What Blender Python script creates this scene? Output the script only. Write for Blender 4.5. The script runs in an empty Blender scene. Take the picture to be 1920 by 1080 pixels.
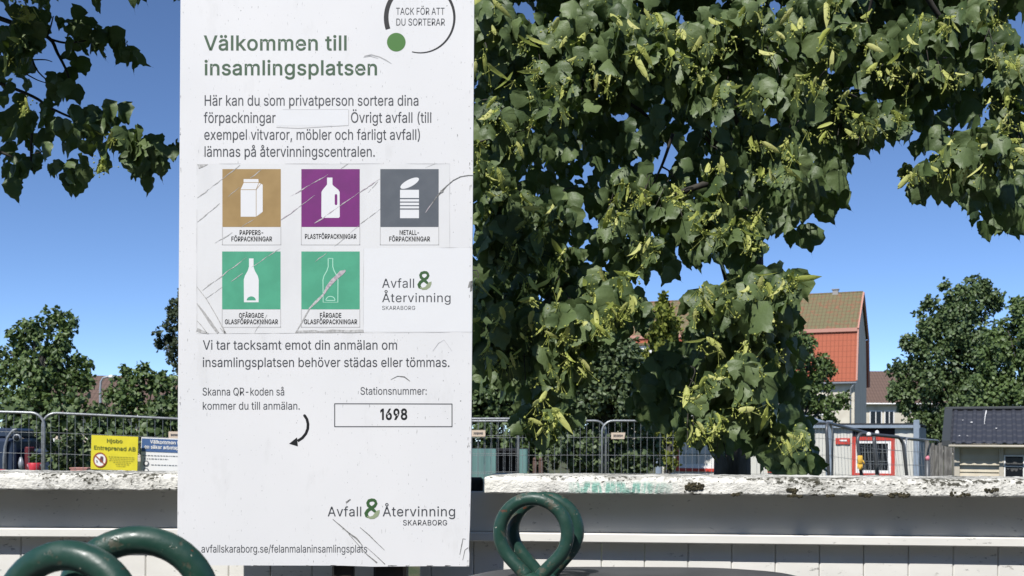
import bpy, math, random
import numpy as np
from mathutils import Vector, Matrix
from mathutils.geometry import tessellate_polygon

random.seed(7)
rng = np.random.default_rng(7)
R = math.radians
scene = bpy.context.scene
COL = scene.collection

# ------------------------------------------------------------------ camera
F = 2000.0            # focal length in photo pixels (1920 wide)
HV = 825.0            # photo row of the horizon
EYE = 1.6             # eye height
ROLL = 0.0045
cam_d = bpy.data.cameras.new("camera")
cam_d.sensor_width = 36.0
cam_d.lens = 36.0 * F / 1920.0
cam_d.shift_y = (HV - 540.0) / 1920.0
cam_d.clip_start = 0.05
cam_d.clip_end = 3000.0
cam_d.dof.use_dof = True
cam_d.dof.focus_distance = 2.83
cam_d.dof.aperture_fstop = 14.0
cam = bpy.data.objects.new("camera", cam_d)
cam.location = (0, 0, EYE)
cam.rotation_euler = (R(90), -ROLL, 0)
COL.objects.link(cam)
scene.camera = cam

# ------------------------------------------------------------------ light
SUN_EL, SUN_AZ = 50.0, 25.0          # azimuth measured left of straight behind the camera
world = bpy.data.worlds.new("World")
scene.world = world
world.use_nodes = True
wn = world.node_tree.nodes
bg = wn["Background"]
sky = wn.new("ShaderNodeTexSky")
sky.sky_type = 'NISHITA'
sky.sun_disc = False
sky.sun_elevation = R(SUN_EL)
sky.sun_rotation = R(180 + SUN_AZ)
sky.air_density = 0.5
sky.dust_density = 0.0
sky.ozone_density = 5.5
world.node_tree.links.new(sky.outputs[0], bg.inputs[0])
bg.inputs[1].default_value = 0.15
sd = bpy.data.lights.new("sun", 'SUN')
sd.energy = 5.0
sd.angle = R(0.5)
sd.color = (1.0, 0.97, 0.93)
sun = bpy.data.objects.new("sun", sd)
sdir = Vector((-math.sin(R(SUN_AZ)) * math.cos(R(SUN_EL)), -math.cos(R(SUN_AZ)) * math.cos(R(SUN_EL)), math.sin(R(SUN_EL))))
sun.rotation_euler = sdir.to_track_quat('Z', 'Y').to_euler()
sun.location = (-6, -10, 20)
COL.objects.link(sun)
scene.view_settings.view_transform = 'Standard'
scene.view_settings.look = 'None'
scene.view_settings.gamma = 1.0
scene.view_settings.exposure = 0.18
scene.cycles.max_bounces = 8
scene.cycles.transparent_max_bounces = 8

# ------------------------------------------------------------------ helpers
def P(u, v, d):
    """Point at distance d seen at photo pixel (u, v)."""
    du, dv = u - 960.0, v - HV
    x = du + ROLL * dv
    y = dv - ROLL * du
    return Vector((x / F * d, d, EYE - y / F * d))

def PA(uvd):
    uvd = np.asarray(uvd, float)
    du, dv, d = uvd[:, 0] - 960.0, uvd[:, 1] - HV, uvd[:, 2]
    return np.stack([(du + ROLL * dv) / F * d, d, EYE - (dv - ROLL * du) / F * d], 1)

def root_loc(o):
    while o is not None and o.parent is not None:
        o = o.parent
    return o.location if o is not None else Vector((0, 0, 0))

def tag(o, label=None, cat=None, group=None, kind=None):
    if label: o["label"] = label
    if cat: o["category"] = cat
    if group: o["group"] = group
    if kind: o["kind"] = kind
    return o

def thing(name, loc, label, cat, group=None, rz=0.0):
    o = bpy.data.objects.new(name, None)
    o.empty_display_size = 0.2
    o.location = loc
    o.rotation_euler = (0, 0, rz)
    COL.objects.link(o)
    return tag(o, label, cat, group)

class MB:
    """Collects shapes and links them as one mesh object."""
    def __init__(self):
        self.v = []; self.f = []; self.m = []
    def add(self, vs, fs, mi=0):
        b = len(self.v)
        self.v.extend([tuple(p) for p in vs])
        self.f.extend([tuple(i + b for i in f) for f in fs])
        self.m.extend([mi] * len(fs))
    def box(self, x0, x1, y0, y1, z0, z1, mi=0, mat=None):
        vs = [Vector((x, y, z)) for z in (z0, z1) for y in (y0, y1) for x in (x0, x1)]
        if mat is not None: vs = [mat @ p for p in vs]
        self.add(vs, [(0, 2, 3, 1), (4, 5, 7, 6), (0, 1, 5, 4), (2, 6, 7, 3), (0, 4, 6, 2), (1, 3, 7, 5)], mi)
    def bevbox(self, x0, x1, y0, y1, z0, z1, b, mi=0, mat=None):
        """box with all vertical and horizontal edges chamfered by b"""
        vs = []
        X, Y, Z = (x0, x1), (y0, y1), (z0, z1)
        sg = (1, -1)
        idx = {}
        for k in range(2):
            for j in range(2):
                for i in range(2):
                    for ax in range(3):
                        p = [X[i], Y[j], Z[k]]
                        s = (sg[i], sg[j], sg[k])
                        for a in range(3):
                            if a != ax: p[a] += s[a] * b
                        idx[(i, j, k, ax)] = len(vs)
                        vs.append(Vector(p))
        fs = []
        for a in range(3):
            for s in range(2):
                o = [q for q in range(3) if q != a]
                q = []
                for (c, d) in ((0, 0), (1, 0), (1, 1), (0, 1)):
                    t = [0, 0, 0]; t[a] = s; t[o[0]] = c; t[o[1]] = d
                    q.append(idx[(t[0], t[1], t[2], a)])
                fs.append(q)
        for a in range(3):
            o = [q for q in range(3) if q != a]
            for c in range(2):
                for d in range(2):
                    t0 = [0, 0, 0]; t0[a] = 0; t0[o[0]] = c; t0[o[1]] = d
                    t1 = list(t0); t1[a] = 1
                    fs.append([idx[(*t0, o[0])], idx[(*t1, o[0])], idx[(*t1, o[1])], idx[(*t0, o[1])]])
        for k in range(2):
            for j in range(2):
                for i in range(2):
                    fs.append([idx[(i, j, k, 0)], idx[(i, j, k, 1)], idx[(i, j, k, 2)]])
        if mat is not None: vs = [mat @ p for p in vs]
        # fix winding outward
        c = sum(vs, Vector()) / len(vs)
        out = []
        for f in fs:
            n = (vs[f[1]] - vs[f[0]]).cross(vs[f[2]] - vs[f[0]])
            fc = sum((vs[i] for i in f), Vector()) / len(f)
            out.append(f if n.dot(fc - c) > 0 else list(reversed(f)))
        self.add(vs, out, mi)
    def tube(self, pts, r, n=8, mi=0, closed=False, caps=True):
        pts = [Vector(p) for p in pts]
        N = len(pts)
        rr = r if hasattr(r, '__len__') else [r] * N
        vs = []; fs = []
        up = None
        for i in range(N):
            if closed:
                t = (pts[(i + 1) % N] - pts[i - 1])
            else:
                t = pts[min(i + 1, N - 1)] - pts[max(i - 1, 0)]
            t.normalize()
            if up is None:
                up = Vector((0, 0, 1)) if abs(t.z) < .9 else Vector((0, 1, 0))
            a = t.cross(up)
            if a.length < 1e-5: a = t.orthogonal()
            a.normalize()
            b = a.cross(t); b.normalize()
            up = b
            for k in range(n):
                w = 2 * math.pi * k / n
                vs.append(pts[i] + (a * math.cos(w) + b * math.sin(w)) * rr[i])
        M = N if closed else N - 1
        for i in range(M):
            for k in range(n):
                p, q = i * n, ((i + 1) % N) * n
                fs.append((p + k, p + (k + 1) % n, q + (k + 1) % n, q + k))
        if not closed and caps:
            fs.append(tuple(range(n - 1, -1, -1)))
            fs.append(tuple((N - 1) * n + k for k in range(n)))
        self.add(vs, fs, mi)
    def poly(self, loops, fmap, mi=0):
        """fill 2-D loops (holes allowed) and map them with fmap(x, y)"""
        vs, tr = tess(loops)
        self.add([fmap(x, y) for x, y in vs], tr, mi)
    def build(self, name, mats, parent=None, smooth=False, local=False):
        me = bpy.data.meshes.new(name)
        if parent is not None and not local:
            l = root_loc(parent)
            vs = [(p[0] - l[0], p[1] - l[1], p[2] - l[2]) for p in self.v]
        else:
            vs = self.v
        me.from_pydata(vs, [], self.f)
        if not isinstance(mats, (list, tuple)): mats = [mats]
        for m in mats: me.materials.append(m)
        if len(mats) > 1: me.polygons.foreach_set("material_index", self.m)
        if smooth: me.polygons.foreach_set("use_smooth", [True] * len(me.polygons))
        me.update()
        o = bpy.data.objects.new(name, me)
        COL.objects.link(o)
        if parent is not None: o.parent = parent
        return o

def _area(l):
    return sum(l[i - 1][0] * l[i][1] - l[i][0] * l[i - 1][1] for i in range(len(l))) / 2

def _inside(p, l):
    c = False
    for i in range(len(l)):
        (x0, y0), (x1, y1) = l[i - 1], l[i]
        if (y0 > p[1]) != (y1 > p[1]) and p[0] < (x1 - x0) * (p[1] - y0) / (y1 - y0) + x0: c = not c
    return c

def tess(loops, by_turn=False):
    """triangles of 2-D loops; a loop inside another is a hole (by_turn: a loop turning against the largest one)"""
    if by_turn:
        big = max(loops, key=lambda l: abs(_area(l)))
        outer = [l for l in loops if _area(l) * _area(big) > 0]
    else:
        outer = [l for l in loops if sum(_inside(l[0], o) for o in loops if o is not l) % 2 == 0]
    VS, OUT, ISL = [], [], []
    for o in outer:
        L = [o] + [l for l in loops if l not in outer and _inside(l[0], o)]
        L = [[Vector((x, y, 0)) for x, y in l] for l in L]
        tr = tessellate_polygon(L)
        vs = [(p.x, p.y) for l in L for p in l]
        b0 = len(VS)
        for t in tr:
            a, b, c = (vs[i] for i in t)
            ar = (b[0] - a[0]) * (c[1] - a[1]) - (b[1] - a[1]) * (c[0] - a[0])
            t = tuple(i + b0 for i in t)
            OUT.append(t if ar > 0 else tuple(reversed(t)))
        ISL += [len(ISL) and ISL[-1] + 1] * len(vs)
        VS += vs
    tess.islands = ISL
    return VS, OUT

def stroke(pts, w):
    """outline loop of a 2-D polyline; w = width or list of widths"""
    n = len(pts)
    ww = w if hasattr(w, '__len__') else [w] * n
    A, B = [], []
    for i in range(n):
        a = pts[max(i - 1, 0)]; b = pts[min(i + 1, n - 1)]
        dx, dy = b[0] - a[0], b[1] - a[1]
        l = math.hypot(dx, dy) or 1
        nx, ny = -dy / l * ww[i] / 2, dx / l * ww[i] / 2
        A.append((pts[i][0] + nx, pts[i][1] + ny)); B.append((pts[i][0] - nx, pts[i][1] - ny))
    return A + B[::-1]

def strip(mb, pts, w, fmap, mi=0):
    """a 2-D polyline as a quad strip"""
    n = len(pts)
    loop = stroke(pts, w)
    vs = [fmap(x, y) for x, y in loop]
    fs = [(i, i + 1, 2 * n - 2 - i, 2 * n - 1 - i) for i in range(n - 1)]
    mb.add(vs, fs, mi)

def ell(cx, cy, rx, ry, n=40, a0=0, a1=360, rot=0):
    out = []
    for i in range(n if a1 - a0 >= 360 else n + 1):
        t = R(a0 + (a1 - a0) * i / n)
        x, y = rx * math.cos(t), ry * math.sin(t)
        c, s = math.cos(R(rot)), math.sin(R(rot))
        out.append((cx + x * c - y * s, cy + x * s + y * c))
    return out

def rect(x0, y0, x1, y1):
    return [(x0, y0), (x1, y0), (x1, y1), (x0, y1)]

# ------------------------------------------------------------------ materials
def mat(name, col, rough=0.6, spec=0.5, metal=0.0, col2=None, scale=8.0, lo=.4, hi=.6, detail=4.0, bump=0.0, bscale=40.0, stretch=(1, 1, 1), coat=0.0):
    m = bpy.data.materials.new(name)
    m.use_nodes = True
    nt = m.node_tree; b = nt.nodes["Principled BSDF"]
    b.inputs["Base Color"].default_value = (*col, 1)
    b.inputs["Roughness"].default_value = rough
    b.inputs["Specular IOR Level"].default_value = spec
    b.inputs["Metallic"].default_value = metal
    if coat: b.inputs["Coat Weight"].default_value = coat
    if col2 is not None or bump:
        tc = nt.nodes.new("ShaderNodeTexCoord")
        mp = nt.nodes.new("ShaderNodeMapping"); mp.inputs["Scale"].default_value = stretch
        nt.links.new(tc.outputs["Object"], mp.inputs[0])
    if col2 is not None:
        n = nt.nodes.new("ShaderNodeTexNoise"); n.inputs["Scale"].default_value = scale; n.inputs["Detail"].default_value = detail
        nt.links.new(mp.outputs[0], n.inputs["Vector"])
        mr = nt.nodes.new("ShaderNodeMapRange"); mr.inputs[1].default_value = lo; mr.inputs[2].default_value = hi
        nt.links.new(n.outputs[0], mr.inputs[0])
        mx = nt.nodes.new("ShaderNodeMix"); mx.data_type = 'RGBA'
        mx.inputs[6].default_value = (*col, 1); mx.inputs[7].default_value = (*col2, 1)
        nt.links.new(mr.outputs[0], mx.inputs[0]); nt.links.new(mx.outputs[2], b.inputs["Base Color"])
    if bump:
        n2 = nt.nodes.new("ShaderNodeTexNoise"); n2.inputs["Scale"].default_value = bscale; n2.inputs["Detail"].default_value = 5
        nt.links.new(mp.outputs[0], n2.inputs["Vector"])
        bp = nt.nodes.new("ShaderNodeBump"); bp.inputs["Strength"].default_value = bump; bp.inputs["Distance"].default_value = 0.01
        nt.links.new(n2.outputs[0], bp.inputs["Height"]); nt.links.new(bp.outputs[0], b.inputs["Normal"])
    return m

class NT:
    """small node-building shorthand"""
    def __init__(self, m):
        self.t = m.node_tree; self.b = self.t.nodes["Principled BSDF"]
        self.tc = self.t.nodes.new("ShaderNodeTexCoord").outputs["Object"]
    def link(self, a, b): self.t.links.new(a, b)
    def noise(self, scale, detail=4, stretch=None, rough=.5, off=0):
        n = self.t.nodes.new("ShaderNodeTexNoise"); n.inputs["Scale"].default_value = scale
        n.inputs["Detail"].default_value = detail; n.inputs["Roughness"].default_value = rough
        mp = self.t.nodes.new("ShaderNodeMapping"); mp.inputs["Scale"].default_value = stretch or (1, 1, 1)
        mp.inputs["Location"].default_value = (off, off * .7, off * .3)
        self.link(self.tc, mp.inputs[0]); self.link(mp.outputs[0], n.inputs["Vector"])
        return n.outputs[0]
    def ramp(self, s, a, b, c=0., d=1.):
        mr = self.t.nodes.new("ShaderNodeMapRange")
        for i, x in enumerate((a, b, c, d)): mr.inputs[i + 1].default_value = x
        self.link(s, mr.inputs[0]); return mr.outputs[0]
    def math(self, op, a, b=None):
        m = self.t.nodes.new("ShaderNodeMath"); m.operation = op
        for i, x in enumerate((a, b)):
            if x is None: continue
            if isinstance(x, (int, float)): m.inputs[i].default_value = x
            else: self.link(x, m.inputs[i])
        return m.outputs[0]
    def mix(self, f, a, b):
        mx = self.t.nodes.new("ShaderNodeMix"); mx.data_type = 'RGBA'
        for k, x in ((0, f), (6, a), (7, b)):
            if isinstance(x, tuple): mx.inputs[k].default_value = (*x, 1)
            elif isinstance(x, (int, float)): mx.inputs[k].default_value = x
            else: self.link(x, mx.inputs[k])
        return mx.outputs[2]
    def sep(self):
        s = self.t.nodes.new("ShaderNodeSeparateXYZ"); self.link(self.tc, s.inputs[0]); return s.outputs
    def color(self, c): self.link(c, self.b.inputs["Base Color"])
    def bump(self, h, strength, dist=0.01):
        bp = self.t.nodes.new("ShaderNodeBump"); bp.inputs["Strength"].default_value = strength; bp.inputs["Distance"].default_value = dist
        self.link(h, bp.inputs["Height"]); self.link(bp.outputs[0], self.b.inputs["Normal"])
    def attr(self, name):
        a = self.t.nodes.new("ShaderNodeAttribute"); a.attribute_name = name; return a.outputs["Fac"]

def leaf_mat(name, c0, c1, rough=.45, spec=.5, trans=.12, tcol=(.25, .38, .05), bs=70, bst=.5):
    m = bpy.data.materials.new(name); m.use_nodes = True
    n = NT(m)
    n.color(n.mix(n.attr("tint"), c0, c1))
    n.b.inputs["Roughness"].default_value = rough
    n.b.inputs["Specular IOR Level"].default_value = spec
    n.bump(n.noise(bs, 3, None, .6), bst, .004)
    t = n.t.nodes.new("ShaderNodeBsdfTranslucent"); t.inputs[0].default_value = (*tcol, 1)
    ms = n.t.nodes.new("ShaderNodeMixShader"); ms.inputs[0].default_value = trans
    out = n.t.nodes["Material Output"]
    n.link(n.b.outputs[0], ms.inputs[1]); n.link(t.outputs[0], ms.inputs[2]); n.link(ms.outputs[0], out.inputs[0])
    return m

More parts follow.
